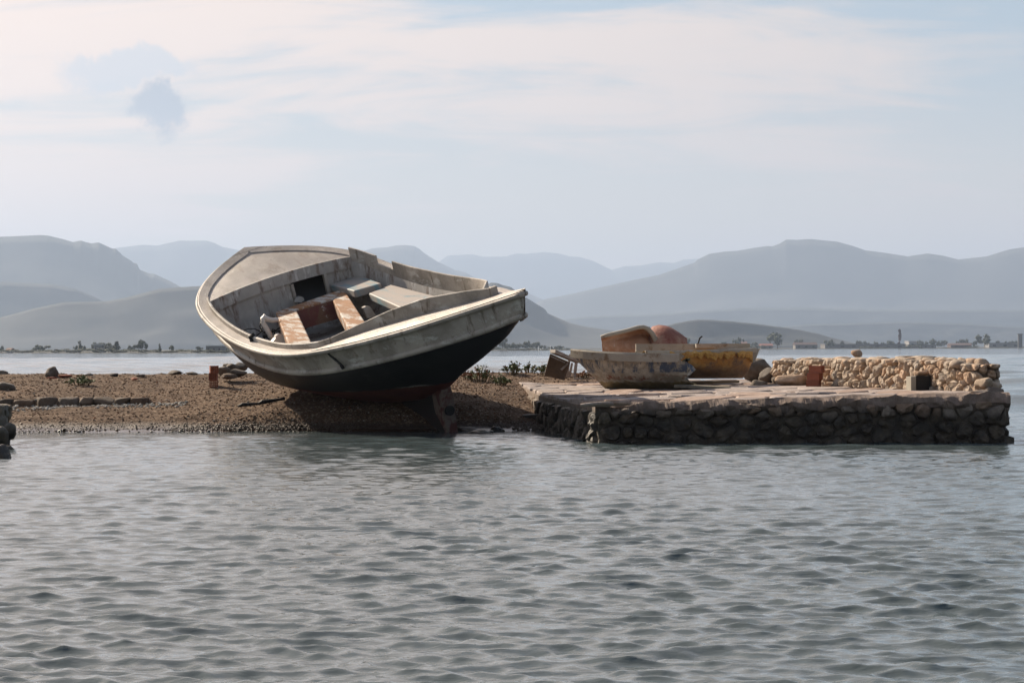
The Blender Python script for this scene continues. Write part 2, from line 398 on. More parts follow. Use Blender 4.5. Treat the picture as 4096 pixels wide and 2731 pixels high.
def mat_hull():
    m, nt, b = new_mat('charcoal_and_red_hull_paint')
    tc = nt.n.new('ShaderNodeTexCoord'); vec = tc.outputs['Object']
    sp = nt.n.new('ShaderNodeSeparateXYZ'); nt.link(vec, sp.inputs[0])
    ch = nt.mix(nt.ramp(nt.noise(vec, 2.0, 7, 0.65), 0.35, 0.65), (0.013, 0.013, 0.014), (0.026, 0.026, 0.028))
    ch = nt.mix(nt.math('MULTIPLY', nt.ramp(nt.noise(vec, 5, 9, 0.72, 0.4, (1, 1, 0.3)), 0.54, 0.68), 0.55), ch, (0.07, 0.067, 0.065))
    rd = nt.mix(nt.ramp(nt.noise(vec, 3, 7, 0.65), 0.35, 0.65), (0.13, 0.034, 0.025), (0.21, 0.060, 0.042))
    rd = nt.mix(nt.ramp(nt.noise(vec, 7, 8, 0.7), 0.66, 0.72), rd, (0.38, 0.33, 0.30))
    zz = nt.math('MULTIPLY_ADD', nt.noise(vec, 4, 8, 0.7), 0.10, sp.outputs['Z'])
    zz = nt.math('MULTIPLY_ADD', sp.outputs['X'], 0.018, zz)
    edge = nt.ramp(zz, -0.985, -0.977)
    bow = nt.ramp(sp.outputs['X'], 4.6, 6.2)
    ch = nt.mix(nt.math('MULTIPLY', bow, 0.55), ch, (0.15, 0.155, 0.165))  # charcoal lightened towards the bow, painting in the light that falls there
    col = nt.mix(edge, rd, ch)
    line = nt.math('MULTIPLY', nt.math('MULTIPLY', edge, nt.math('SUBTRACT', 1.0, nt.ramp(zz, -0.974, -0.945))), nt.ramp(nt.noise(vec, 1.6, 3), 0.45, 0.6))
    col = nt.mix(line, col, (0.40, 0.37, 0.34))
    setc(nt, b, col); b.inputs['Roughness'].default_value = 0.52; b.inputs['Specular IOR Level'].default_value = 0.4
    bump(nt, b, nt.noise(vec, 40, 8, 0.65), 0.35, 0.004)
    return m
M_HULL = mat_hull()

# ------------------------------------------------------------------ the stranded boat (x forward, y port, z up)
BO = Vector((0.0539, 23.6707, 1.3569)); BL = 6.232
_yaw, _heel, _trim = 0.5287870, 0.2972309, 0.1007100
bf = Vector((-math.sin(_yaw) * math.cos(_trim), math.cos(_yaw) * math.cos(_trim), math.sin(_trim)))
bs0 = Vector((math.cos(_yaw), math.sin(_yaw), 0)); bu0 = bs0.cross(bf)
bs = math.cos(_heel) * bs0 + math.sin(_heel) * bu0; bu = bs.cross(bf); bp = -bs
def bunp(px, py, axis, val):
    """boat-local point seen at a pixel of the source photo, on a plane of one local coordinate"""
    d = ray(px / K, py / K); q = CAM - BO
    o3 = [q.dot(bf), q.dot(bp), q.dot(bu)]; e = [d.dot(bf), d.dot(bp), d.dot(bu)]
    t = (val - o3[axis]) / e[axis]
    return Vector([o3[k] + e[k] * t for k in range(3)])
c1 = lambda x, y: (740 + x * .32313, 950 + y * .32313)
c2 = lambda x, y: (1400 + x * .32313, 950 + y * .32313)
BKX = [-.15, .0, .31, .623, 1.558, 2.493, 3.428, 4.362, 5.110, 5.733, 6.076, 6.232]
BKB = [.012, .075, .19, .3767, .8023, 1.1488, 1.2324, 1.2042, 1.1275, .8419, .3571, .012]
def hb(x): return float(max(spline(BKX, BKB, x)[0], 0.01))
def zs(x):
    s = max(x, 0) / BL; z = -1.521294 * s + .24259 * s * s + 1.309787 * s**3
    return z - (x * 0.22 if x < 0 else 0)
ZK = ([-.15, -.03, .18, .46, 1.06, 1.57, 1.92, 2.4, 3.2, 4.2, 5.0, 5.6, 6.0, 6.232], [.0, -.19, -.32, -.48, -.76, -.98, -1.165, -1.33, -1.47, -1.47, -1.27, -.92, -.42, -.02])
def zkeel(x): return float(np.interp(x, *ZK))
STX = sorted(set(np.round(np.concatenate([np.linspace(-.15, .6, 8), np.linspace(.6, 5.4, 34), np.linspace(5.4, 6.0, 10), np.linspace(6.0, 6.232, 8)]), 4)))
def xr(x, h):
    return x + .106 * min(h / .235, 1) * min(1, max(0, 1 - (x + .15) / .55))
def wale_y(x):
    bb = hb(x); fl = np.interp(x, [0, .8, 2.2, 5.2, 5.9, 6.232], [.0, .05, .115, .12, .10, .0]); return max(bb - fl, 0.012)
WH = 0.235
def sec(x, k):
    """hull half-breadth at fraction k (0 wale .. 1 keel)"""
    zw = zs(x) - WH; zk = min(zkeel(x), zw - 0.002)
    n = np.interp(x, [0, 1.2, 1.9, 3.1, 4.4, 5.2, 6.0], [1.0, 1.05, 1.2, 1.6, 2.3, 1.7, 1.1])
    bw = wale_y(x) - 0.012
    y = 0.03 + max(bw - 0.03, 0) * (1 - k**n) if bw > 0.03 else bw
    return y, zw + (zk - zw) * k
boat = thing('wooden_boat', 'large grey stranded wooden boat leaning over on the gravel bank', 'boat', BO)
boat.matrix_world = Matrix((bf, bp, bu)).transposed().to_4x4(); boat.matrix_world.translation = BO
boat.rotation_mode = 'XYZ'
def bb(mb, name, mat, parent=None, **kw):
    return mb.build(name, mat, parent or boat, **kw)
# hull below the wale, both sides
rows = []
for x in STX:
    ks = np.linspace(0, 1, 15); half = [(xr(x, 1), *sec(x, k)) for k in ks]
    rows.append([(x, y, z) for (x, y, z) in half] + [(x, -y, z) for (x, y, z) in half[::-1]])
hull = bb(MB().loft(rows), 'hull', M_HULL, smooth=True)
# topside strake between wale and gunwale
for sgn, nm in ((1, 'topside'), (-1, 'topside')):
    rows = []
    for x in STX:
        b0, w0, z0 = hb(x), wale_y(x), zs(x)
        rows.append([(xr(x, WH - WH * t), sgn * (w0 + (b0 - .015 - w0) * t**1.4), z0 - WH + (WH - .01) * t) for t in np.linspace(0, 1, 7)])
    bb(MB().loft(rows), nm, M_PAINT, smooth=True)
def strake(name, fy, fz, prof, mat, x0=-.15, x1=6.232, sides=(1, -1), smooth=True):
    for sgn in sides:
        rows = []
        for x in STX:
            if x < x0 - 1e-6 or x > x1 + 1e-6: continue
            rows.append([(xr(x, zs(x) - fz(x)), sgn * max(fy(x) + dy, 0.004), fz(x) + dz) for dy, dz in prof])
        m = MB().loft(rows, close=True)
        n = len(prof); m.f.append(tuple(range(n))); m.f.append(tuple(range(len(m.v) - n, len(m.v))))
        bb(m, name, mat, smooth=smooth)
rnd = [(0.028 * math.cos(a), 0.030 * math.sin(a)) for a in np.linspace(-math.pi / 2, math.pi / 2, 6)] + [(-.03, .030), (-.03, -.030)]
strake('wale', lambda x: wale_y(x), lambda x: zs(x) - WH, rnd, M_PAINT)
rnd2 = [(0.022 * math.cos(a), -.012 + 0.024 * math.sin(a)) for a in np.linspace(-math.pi / 2, math.pi / 2, 6)] + [(-.03, .012), (-.03, -.036)]
strake('gunwale', lambda x: hb(x), lambda x: zs(x), rnd2, M_PAINT)
# plan curves inside the gunwale
def inset(w):
    xs_ = np.array(STX); bs_ = np.array([hb(x) for x in xs_]); db = np.gradient(bs_, xs_); n = np.hypot(1, db)
    return xs_ + (db / n) * w * np.where(xs_ > 3, 1, 1), bs_ - w / n
XB = 5.42                                                             # bulkhead
def covw(x): return float(np.interp(x, [-.15, 0.4, .9, 1.4, 1.9, 2.24, 2.45, 5.3, 6.3], [.1, .19, .25, .28, .26, .19, .125, .125, .125]))
def crown(x): return float(np.interp(x, [-.15, .4, .9, 1.4, 1.9, 2.2, 2.4], [.012, .035, .062, .074, .06, .028, .0]))
def inn(x):
    e = 0.01; d = (hb(x + e) - hb(x - e)) / (2 * e); return max(hb(x) - covw(x) * math.hypot(1, d) if abs(d) < 3 else 0, 0.0)
# covering board / side deck ring
for sgn in (1, -1):
    rows = []
    for x in STX:
        if x > 6.15: continue
        z0 = zs(x); a, c = hb(x) - .012, inn(x)
        lift = .018 if x > 2.35 else .026
        rows.append([(x, sgn * a, z0 - .01), (x, sgn * a, z0 + lift - .004), (x, sgn * (a - .01), z0 + lift), (x, sgn * (a - .35 * max(a - c, .013)), z0 + lift + crown(x) * .45), (x, sgn * min(c + .006, a - .012), z0 + lift + crown(x)), (x, sgn * min(c, a - .013), z0 + lift + crown(x) - .006), (x, sgn * min(c, a - .013), z0 - .03)])
    bb(MB().loft(rows), 'side_deck', M_DECK)
def ztip(x): return zs(x) + .018
bb(MB().prism([(6.14, hb(6.14) - .012, zs(6.14) + .018), (6.228, 0.0, zs(6.228) + .018), (6.14, -hb(6.14) + .012, zs(6.14) + .018)], (0, 0, -.03)), 'stem_cap', M_DECK)
# foredeck with camber
rows = []
fx = [x for x in np.linspace(XB - .02, 6.16, 22)]
for x in fx:
    c = inn(x) + .004; z0 = zs(x) + .004
    rows.append([(x, c * t, z0 + .055 * min(1, c / .8) * (1 - t * t)) for t in np.linspace(-1, 1, 15)])
m = MB().loft(rows); bb(m, 'foredeck', M_DECK, smooth=True)
# bulkhead of the cuddy with a door opening
dl = bunp(*c1(1305, 560), 0, XB); dr = bunp(*c1(1715, 445), 0, XB); db_ = bunp(*c1(1785, 670), 0, XB)
DY0, DY1, DZT, DZB = (dl.y), (dr.y), (dl.z + dr.z) / 2, -1.02
tb = inn(XB); zt0 = zs(XB)
def topz(y): return zt0 + .004 + .055 * (1 - (y / tb)**2) - .004
def hully(z, x=XB):
    zw = zs(x) - WH; zk = zkeel(x); k = min(max((zw - z) / (zw - zk), 0), 1); return max(sec(x, k)[0] - .03, .02)
mb_ = MB()
def pzb(y, zb):
    for z in np.linspace(zb, -.4, 30):
        if hully(z) > abs(y) + .01: return z
    return -.40
def pan(ya, yb_, zb, zt=None, n=8):
    for k in range(n):
        a = ya + (yb_ - ya) * k / n; b_ = ya + (yb_ - ya) * (k + 1) / n
        mb_.prism([(XB, a, pzb(a, zb)), (XB, b_, pzb(b_, zb)), (XB, b_, topz(b_) if zt is None else zt), (XB, a, topz(a) if zt is None else zt)], (.03, 0, 0))
pan(tb, DY0, -.92); pan(DY1, -tb, -.92); pan(DY0, DY1, DZT)
bb(mb_, 'bulkhead', M_INNER)
mb_ = MB()
for k in range(12):
    a = tb - 2 * tb * k / 12; b_ = tb - 2 * tb * (k + 1) / 12
    mb_.prism([(XB - .028, a, topz(a) - .125), (XB - .028, b_, topz(b_) - .125), (XB - .028, b_, topz(b_) + .012), (XB - .028, a, topz(a) + .012)], (.028, 0, 0))
bb(mb_, 'deck_beam', M_INNER)
dfm = MB()
for y in (DY0, DY1): dfm.box((XB - .012, y, (DZT + DZB) / 2 + .04), .05, .035, DZT - DZB - .1)
bb(dfm, 'door_frame', M_PAINT)
# coamings
def coam_h(x): return float(np.interp(x, [.4, .75, 1.2, 1.7, 2.15, 2.3, 2.45, 3.2, 4.6, 5.4], [.135, .20, .25, .222, .14, .10, .082, .07, .068, .075]))
def coam_hs(x): return float(np.interp(x, [.4, 1.0, 1.9, 3.2, 3.9, 5.4], [.14, .118, .118, .148, .16, .125]))
def coam_y(x): return max(inn(x) + .004, 0.012)
def coaming(sgn, x0, x1, hf, name):
    xsn = np.linspace(x0, x1, max(3, int((x1 - x0) / .12)))
    rows = []
    for x in xsn:
        y, z0, h = coam_y(x), zs(x), hf(x); t = .026
        yi = max(y - t, .002)
        rows.append([(x, sgn * y, z0 - .05), (x, sgn * y, z0 + h - .006), (x, sgn * (y - .006), z0 + h), (x, sgn * (yi + .002), z0 + h), (x, sgn * yi, z0 + h - .006), (x, sgn * yi, z0 - .16)])
    m = MB().loft(rows, close=True); n = 6; m.f.append(tuple(range(n))); m.f.append(tuple(range(len(m.v) - n, len(m.v))))
    bb(m, name, M_PAINT)
coaming(1, .46, 2.33, coam_h, 'coaming'); coaming(1, 2.345, 5.40, coam_h, 'coaming')
coaming(-1, .46, 4.66, coam_hs, 'coaming')
coaming(-1, 4.66, 4.98, lambda x: .045, 'coaming'); coaming(-1, 4.98, 5.40, coam_hs, 'coaming')
bb(MB().box((.455, 0, zs(.455) + .075), .05, .07, .15), 'coaming_post', M_PAINT, bevel=.006)
# inner lining and sole
SOLE = -0.93
for sgn in (1, -1):
    rows = []
    for x in np.linspace(.5, XB - .002, 30):
        y0 = max(coam_y(x) - .03, .004); zt = zs(x) - .03; r_ = []
        for t in np.linspace(0, 1, 7):
            z = zt + (SOLE - zt) * t; zw = zs(x) - WH
            yh = (y0 if z > zw - .02 else min(y0, hully(z, x) - .01))
            z = max(z, zkeel(x) + .05); r_.append((x, sgn * max(min(yh - .10 * t, hully(z, x) - .012 if z < zw else 9), .004), z))
        rows.append(r_)
    bb(MB().loft(rows), 'lining', M_INNER, smooth=False)
rows = []
for x in np.linspace(1.75, XB + .3, 20):
    y = max(min(hully(SOLE, x) - .01, 1.0), .02); rows.append([(x, y, SOLE), (x, 0, SOLE), (x, -y, SOLE)])
bb(MB().loft(rows), 'sole', M_INNER)
# seats on the starboard side
def slab(name, pts_px, z, th, mat, extra=None):
    P = [bunp(*p, 2, z) for p in pts_px]
    if extra: P = extra(P)
    return bb(MB().prism(P, (0, 0, -th)), name, mat, bevel=.012)
def wid(P):
    a, b_, c_, d_ = P
    b_ = Vector((b_.x, b_.y - .03, b_.z)); c_ = Vector((c_.x - .5, c_.y + .02, c_.z)); d_ = Vector((d_.x - .45, d_.y + .10, d_.z))
    return [a, b_, c_, d_]
seat = slab('bench_seat', [c2(230, 690), c2(480, 590), c2(1050, 735), c2(640, 860)], -.55, .085, M_BLUE, wid)
def wid2(P):
    a, b_, c_, d_ = P
    return [Vector((XB - .03, a.y - .0, a.z)), b_, Vector((c_.x, c_.y - .08, c_.z)), Vector((XB - .03, d_.y - .02, d_.z))]
seat2 = slab('corner_seat', [c1(1910, 600), c1(2090, 660), c1(2352, 590), c1(2200, 480)], -.50, .085, M_BLUE, wid2)
bb(MB().box((4.35, -.78, -.78), .05, .05, .28), 'seat_leg', M_INNER); bb(MB().box((3.4, -.62, -.78), .05, .05, .28), 'seat_leg', M_INNER)
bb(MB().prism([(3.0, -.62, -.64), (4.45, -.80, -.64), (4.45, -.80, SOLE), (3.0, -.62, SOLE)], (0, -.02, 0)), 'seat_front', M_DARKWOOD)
# engine box: a U of thick planks
ez = -.55
def ub(x, y): return bunp(*c1(x, y), 2, ez)
A_, B_ = ub(1115, 920), ub(1960, 630); A2, B2 = ub(1380, 900), ub(1830, 780)
L1, L1i = ub(1270, 1300), ub(1560, 1290); R1, R1i = ub(2220, 1030), ub(2010, 1110)
def extend(p, q, e): d = (q - p).normalized(); return q + d * e
L1e, L1ie = extend(A_, L1, .06), extend(A2, L1i, .06); R1e, R1ie = extend(B_, R1, .15), extend(B2, R1i, .15)
ebox = thing('engine_box', None, None); ebox.parent = boat
ebox = ebox
Ain = A_ + (A2 - A_) * .0; 
back_in_a = A_.lerp(A2, .78); back_in_b = B_.lerp(B2, .78)
MB().prism([A_, B_, back_in_b, back_in_a], (0, 0, -.10)).build('back_plank', M_BROWN, ebox, bevel=.012)
up = Vector((0, 0, .004))
MB().prism([A_.lerp(L1e, .02) + up, (A2 + up), L1ie + up, L1e + up], (0, 0, -.16)).build('side_plank', M_BROWN, ebox, bevel=.014)
MB().prism([B_.lerp(R1e, .02) + up, (B2 + up), R1ie + up, R1e + up], (0, 0, -.16)).build('side_plank', M_BROWN, ebox, bevel=.014)
ib_a, ib_b = back_in_a + Vector((0, 0, -.02)), back_in_b + Vector((0, 0, -.02))
MB().prism([ib_a, ib_b, ib_b + Vector((-.08, 0, -.20)), ib_a + Vector((-.08, 0, -.20))], (.03, 0, 0)).build('front_panel', M_RED, ebox)
MB().prism([L1e + Vector((0, 0, -.15)), A_ + Vector((0, 0, -.15)), A_ + Vector((0, 0, -.36)), L1e + Vector((0, 0, -.36))], (0, -.03, 0)).build('side_panel', M_BROWN, ebox)
MB().prism([R1e + Vector((0, 0, -.15)), B_ + Vector((0, 0, -.15)), B_ + Vector((0, 0, -.36)), R1e + Vector((0, 0, -.36))], (0, .03, 0)).build('side_panel', M_BROWN, ebox)
# sternpost, keel
sp_pts = [(1.90, -1.06), (1.93, -1.165), (1.945, -1.27), (1.972, -1.44), (1.99, -1.72)]
rows = []
for (x, z), hw in zip(sp_pts, (.045, .062, .075, .07, .05)):
    rows.append([(x, hw, z), (x, -hw, z), (x + .22, -hw * .7, z - .0), (x + .22, hw * .7, z - .0)])
m = MB().loft(rows, close=True); bb(m, 'sternpost', mat_wear('worn_sternpost', (0.15, 0.115, 0.095), [((0.085, 0.025, 0.02), 4, .5, .6, None)], .7))
bb(MB().tube([(1.935, 0, -1.40), (1.99, 0, -1.40)], .052, 14), 'shaft_hole', M_BLACK)
bb(MB().prism([(2.12, .05, -1.10), (2.6, .05, -1.25), (4.9, .05, -1.2), (5.0, .05, -1.35), (4.7, .05, -1.60), (2.05, .05, -1.72)], (0, -.10, 0)), 'keel', mat_wear('shade_dark_keel', (.014, .010, .008), [((.025, .012, .010), 4, .5, .65, None)], .7))  # keel colour blackened to carry the shade under the hull
# seam where the aft deck was patched on, knot of rope on the coaming
x0 = 2.24
pts = []
for t in np.linspace(0, 1, 9):
    y = wale_y(x0) + (hb(x0) - .015 - wale_y(x0)) * t**1.4
    pts.append((x0 - .02 * math.sin(t * 7) + .10 * (t - 1), y + .006, zs(x0) - WH + .02 + (WH - .03) * t))
bb(MB().tube(pts, [.016, .022, .014, .012, .013, .011, .012, .010, .010], 6), 'seam_crack', M_BLACK)
kx = 3.93
bb(MB().tube([(kx, coam_y(kx) + .02, zs(kx) + .02), (kx + .03, coam_y(kx) + .012, zs(kx) + .06), (kx, coam_y(kx) - .01, zs(kx) + .085), (kx - .03, coam_y(kx) - .03, zs(kx) + .04)], [.02, .024, .026, .016], 7), 'rope_knot', M_BLACK)
# loose things lying in the boat
def boat_world(P): return BO + bf * P[0] + bp * P[1] + bu * P[2]
xp = 4.62
pp = [bunp(*c1(x, y), 0, xp) for x, y in ((1150, 1018), (1080, 1025), (1010, 1005), (975, 978), (962, 1000), (968, 1060), (1005, 1120), (1050, 1200), (1075, 1262))]
o = MB().tube([boat_world(p) for p in pp], .028, 10).build('plastic_pipe', M_PVC, smooth=True)
tag(o, 'bent white plastic pipe standing inside the boat beside the engine box', 'pipe')
mbc = MB()
for pl in (((720, 1150), (780, 1130), (860, 1128), (930, 1160), (1000, 1170), (1080, 1160), (1180, 1160)), ((940, 1040), (925, 1100), (950, 1150), (990, 1190), (1020, 1215)),
           ((880, 1220), (930, 1180), (965, 1090)), ((1080, 1180), (1085, 1130), (1105, 1140), (1108, 1230)), ((1090, 1170), (1180, 1110)), ((960, 1190), (1000, 1230), (1050, 1265))):
    mbc.tube([boat_world(bunp(*c1(x, y), 0, 4.7)) for x, y in pl], .007, 6)
mbc.tube([boat_world(bunp(*c1(x, y), 0, 4.66)) for x, y in ((970, 1235), (1030, 1195))], .022, 8)
o = mbc.build('cable_bundle', M_BLACK, smooth=True); tag(o, 'tangle of thin black cables by the white pipe in the boat', 'cable')
P = [boat_world(bunp(*c2(x, y), 0, 4.1)) for x, y in ((165, 870), (200, 850), (250, 855), (320, 960), (310, 980), (215, 1000))]
o = MB().prism(P, tuple(bf * .05)).build('board_offcut', M_PAINT); tag(o, 'pale rounded board offcut lying under the blue bench seat', 'board')
P = [boat_world(bunp(*c1(x, y), 0, 4.3)) for x, y in ((1080, 1290), (1120, 1245), (1130, 1210), (1170, 1190), (1210, 1200), (1260, 1310))]
o = MB().prism(P, tuple(bf * .05)).build('plastic_sheet', M_PVC); tag(o, 'pinkish white sheet of plastic crumpled left of the engine box', 'sheet')
P = [boat_world(bunp(*c1(x, y), 0, 5.3)) for x, y in ((1380, 800), (1395, 750), (1430, 728), (1465, 740), (1478, 775), (1440, 805))]
o = MB().prism(P, tuple(bf * .06)).build('cloth_bundle', M_INNER); tag(o, 'grey bundle of cloth in the dark doorway of the boat', 'bundle')

# ------------------------------------------------------------------ stone work
def mat_stone(name, light, mid, dark, tide=None, rough=0.85):
    m, nt, b = new_mat(name)
    tc = nt.n.new('ShaderNodeTexCoord'); ge = nt.n.new('ShaderNodeNewGeometry'); oi = nt.n.new('ShaderNodeObjectInfo')
    pos = ge.outputs['Position']; sp = nt.n.new('ShaderNodeSeparateXYZ'); nt.link(pos, sp.inputs[0])
    col = nt.mix(oi.outputs['Random'], mid, light)
    fr_ = nt.math('FRACT', nt.math('MULTIPLY', oi.outputs['Random'], 7.31))
    col = nt.mix(nt.math('MULTIPLY', nt.ramp(fr_, .70, .80), .5), col, nt.mix(1.0, col, (1.0, .74, .55), 'MULTIPLY'))
    col = nt.mix(nt.math('MULTIPLY', nt.math('SUBTRACT', 1.0, nt.ramp(fr_, .20, .30)), .6), col, nt.mix(1.0, col, (.70, .74, .80), 'MULTIPLY'))
    col = nt.mix(nt.ramp(nt.noise(pos, 7, 9, 0.68), 0.38, 0.68), nt.mix(1.0, col, (0.62, 0.58, 0.54), 'MULTIPLY'), col)
    col = nt.mix(nt.ramp(nt.noise(pos, 26, 8, 0.7), 0.60, 0.76), col, dark)
    ro = rough
    if tide:
        zz = nt.math('MULTIPLY_ADD', nt.noise(pos, 5, 6, 0.65), 0.16, sp.outputs['Z'])
        wet = nt.math('SUBTRACT', 1.0, nt.ramp(zz, tide, tide + 0.12), clamp=True)
        alg = nt.mix(nt.ramp(nt.noise(pos, 9, 7, 0.7), 0.4, 0.7), (0.018, 0.015, 0.012), (0.075, 0.058, 0.038))
        col = nt.mix(nt.math('MULTIPLY', wet, 0.93), col, alg)
        nt.link(nt.math('SUBTRACT', rough, nt.math('MULTIPLY', wet, 0.30)), b.inputs['Roughness'])
    else: b.inputs['Roughness'].default_value = ro
    setc(nt, b, col); b.inputs['Specular IOR Level'].default_value = 0.3
    h = nt.math('ADD', nt.noise(pos, 22, 9, 0.7), nt.math('MULTIPLY', nt.noise(pos, 80, 6, 0.65), 0.4))
    bump(nt, b, h, 0.9, 0.014)
    return m
M_WALL = mat_stone('warm_limestone', (0.54, 0.45, 0.36), (0.45, 0.355, 0.27), (0.27, 0.19, 0.13))
M_WEEDSHADE = mat_stone('weed_and_shade_stone', (0.10, 0.082, 0.068), (0.075, 0.062, 0.05), (0.03, 0.026, 0.02), tide=0.36)  # weedy stone, darkened all over to stand in for the boat's shadow
M_WALLM = mat_stone('wall_mortar', (0.22, 0.165, 0.12), (0.22, 0.165, 0.12), (0.12, 0.09, 0.065))
M_QUAY = mat_stone('tidal_stone', (0.30, 0.25, 0.21), (0.20, 0.165, 0.14), (0.09, 0.07, 0.055), tide=0.28)
M_FLAG = mat_stone('pinkish_flagstone', (0.43, 0.37, 0.345), (0.375, 0.32, 0.30), (0.25, 0.205, 0.19))
M_MORTAR = mat_stone('rubble_mortar', (0.25, 0.205, 0.175), (0.25, 0.205, 0.175), (0.14, 0.11, 0.09), tide=0.33)
M_LIP = mat_stone('mortar_lip', (0.235, 0.195, 0.175), (0.235, 0.195, 0.175), (0.10, 0.082, 0.07), tide=0.33)
M_ROCK = mat_stone('grey_brown_rock', (0.21, 0.18, 0.15), (0.15, 0.125, 0.105), (0.08, 0.062, 0.05), tide=0.05)
M_DARKROCK = mat_stone('dark_wet_rock', (0.06, 0.052, 0.045), (0.04, 0.035, 0.03), (0.02, 0.018, 0.015), tide=0.15, rough=0.5)

def voronoi(poly, pts, aniso=1.0):
    """clip a convex polygon into cells of pts; aniso stretches distances along v"""
    cells = []
    P = [(p[0], p[1] * aniso) for p in pts]; base = [(q[0], q[1] * aniso) for q in poly]
    for i, a in enumerate(P):
        cell = base[:]
        for j, b in enumerate(P):
            if i == j: continue
            mx, my = (a[0] + b[0]) / 2, (a[1] + b[1]) / 2; nx, ny = b[0] - a[0], b[1] - a[1]
            if nx * nx + ny * ny > 16 * 0.35: continue
            out = []
            for k in range(len(cell)):
                p, q = cell[k], cell[(k + 1) % len(cell)]
                dp = (p[0] - mx) * nx + (p[1] - my) * ny; dq = (q[0] - mx) * nx + (q[1] - my) * ny
                if dp <= 0: out.append(p)
                if dp * dq < 0:
                    t = dp / (dp - dq); out.append((p[0] + (q[0] - p[0]) * t, p[1] + (q[1] - p[1]) * t))
            cell = out
            if len(cell) < 3: break
        if len(cell) >= 3: cells.append([(x, y / aniso) for x, y in cell])
    return cells
def poisson(poly, n, rmin, rs, aniso=1.0):
    us = [p[0] for p in poly]; vs = [p[1] for p in poly]; out = []; tries = 0
    def inside(u, v):
        s = None
        for k in range(len(poly)):
            a, b = poly[k], poly[(k + 1) % len(poly)]
            c = (b[0] - a[0]) * (v - a[1]) - (b[1] - a[1]) * (u - a[0])
            if s is None: s = c > 0
            elif (c > 0) != s: return False
        return True
    while len(out) < n and tries < 20000:
        tries += 1; u, v = rs.uniform(min(us), max(us)), rs.uniform(min(vs), max(vs))
        if not inside(u, v): continue
        rr = rmin * rs.uniform(0.5, 1.5) * (0.55 if tries > 12000 else 1)
        if all((u - a)**2 + ((v - b) * aniso)**2 > rr * rr for a, b in out): out.append((u, v))
    return out
def stone_from_cell(cell, frame, prot, shrink, rs, name, mat, parent, thick=0.10, n=14, flat=False):
    """frame(u,v,d) maps face coordinates and outward depth into the world"""
    cx = sum(p[0] for p in cell) / len(cell); cy = sum(p[1] for p in cell) / len(cell)
    # resample boundary at equal angles, with softened corners
    out = []
    for k in range(n):
        a = 2 * math.pi * k / n; dx, dy = math.cos(a), math.sin(a); best = 9
        for i in range(len(cell)):
            p, q = cell[i], cell[(i + 1) % len(cell)]; ex, ey = q[0] - p[0], q[1] - p[1]; den = dx * ey - dy * ex
            if abs(den) < 1e-9: continue
            t = ((p[0] - cx) * ey - (p[1] - cy) * ex) / den; s_ = ((p[0] - cx) * dy - (p[1] - cy) * dx) / den
            if t > 0 and -1e-6 <= s_ <= 1 + 1e-6: best = min(best, t)
        out.append(best if best < 9 else 0.02)
    if not flat: out = [min(out[k], 0.72 * out[k] + 0.14 * (out[k - 1] + out[(k + 1) % n])) * rs.uniform(.93, 1.0) for k in range(n)]
    r0 = sum(out) / n; V = []; F = []
    tilt = (rs.uniform(-.8, .8), rs.uniform(-.8, .8)); so_ = rs.uniform(0, 99)
    rings = ((1.0, -thick), (1.0, -0.010), (0.88, prot * 0.72), (0.58, prot), ) if not flat else ((1.0, -thick), (1.0, prot * 0.35), (0.94, prot), (0.5, prot))
    for rf, dep in rings:
        for k in range(n):
            a = 2 * math.pi * k / n; rr = out[k] * shrink * rf; u, v = cx + rr * math.cos(a), cy + rr * math.sin(a)
            j = mnoise.noise(Vector((u * 9, v * 9, so_))) + (1.1 * mnoise.noise(Vector((u * 26, v * 26, so_))) if not flat else 0)
            dd = dep + (prot * (0.45 if not flat else 0.22) * j + ((u - cx) * tilt[0] + (v - cy) * tilt[1]) * (prot / max(r0, .03)) * 0.55 if dep > -thick + 1e-6 else 0)
            V.append(frame(u, v, dd))
    V.append(frame(cx, cy, prot * (1.08 if not flat else 1.0)))
    for r_ in range(3):
        for k in range(n):
            k2 = (k + 1) % n; F.append((r_ * n + k, r_ * n + k2, (r_ + 1) * n + k2, (r_ + 1) * n + k))
    for k in range(n): F.append((3 * n + k, 3 * n + (k + 1) % n, 4 * n))
    o = mesh_obj(name, V, F, mat, parent, smooth=False)
    bm = bmesh.new(); bm.from_mesh(o.data); bmesh.ops.recalc_face_normals(bm, faces=bm.faces); bm.to_mesh(o.data); bm.free()
    return o
def face_stones(P0, P1, z0f, z1f, n, rmin, prot, mat, parent, seed, aniso=1.3, shrink=0.95, dark=None):
    """rubble face from P0 to P1 (xy); outward normal is to the right of the walking direction"""
    rs = np.random.default_rng(seed); P0 = Vector((*P0, 0)); P1 = Vector((*P1, 0)); L = (P1 - P0).length; e = (P1 - P0) / L; nn = Vector((e.y, -e.x, 0))
    def frame(u, v, d):
        z = z0f(u / L) + (z1f(u / L) - z0f(u / L)) * v
        return tuple(P0 + e * u + nn * d + Vector((0, 0, z)))
    H = z1f(.5) - z0f(.5)
    def fr2(u, v, d): return frame(u, v / H, d)
    poly = [(0, 0), (L, 0), (L, H), (0, H)]
    cells = voronoi(poly, poisson(poly, n, rmin, rs, aniso), aniso)
    for c in cells:
        stone_from_cell(c, fr2, prot * rs.uniform(0.5, 1.35), shrink * rs.uniform(.96, 1.0), rs, 'stone', mat, parent)

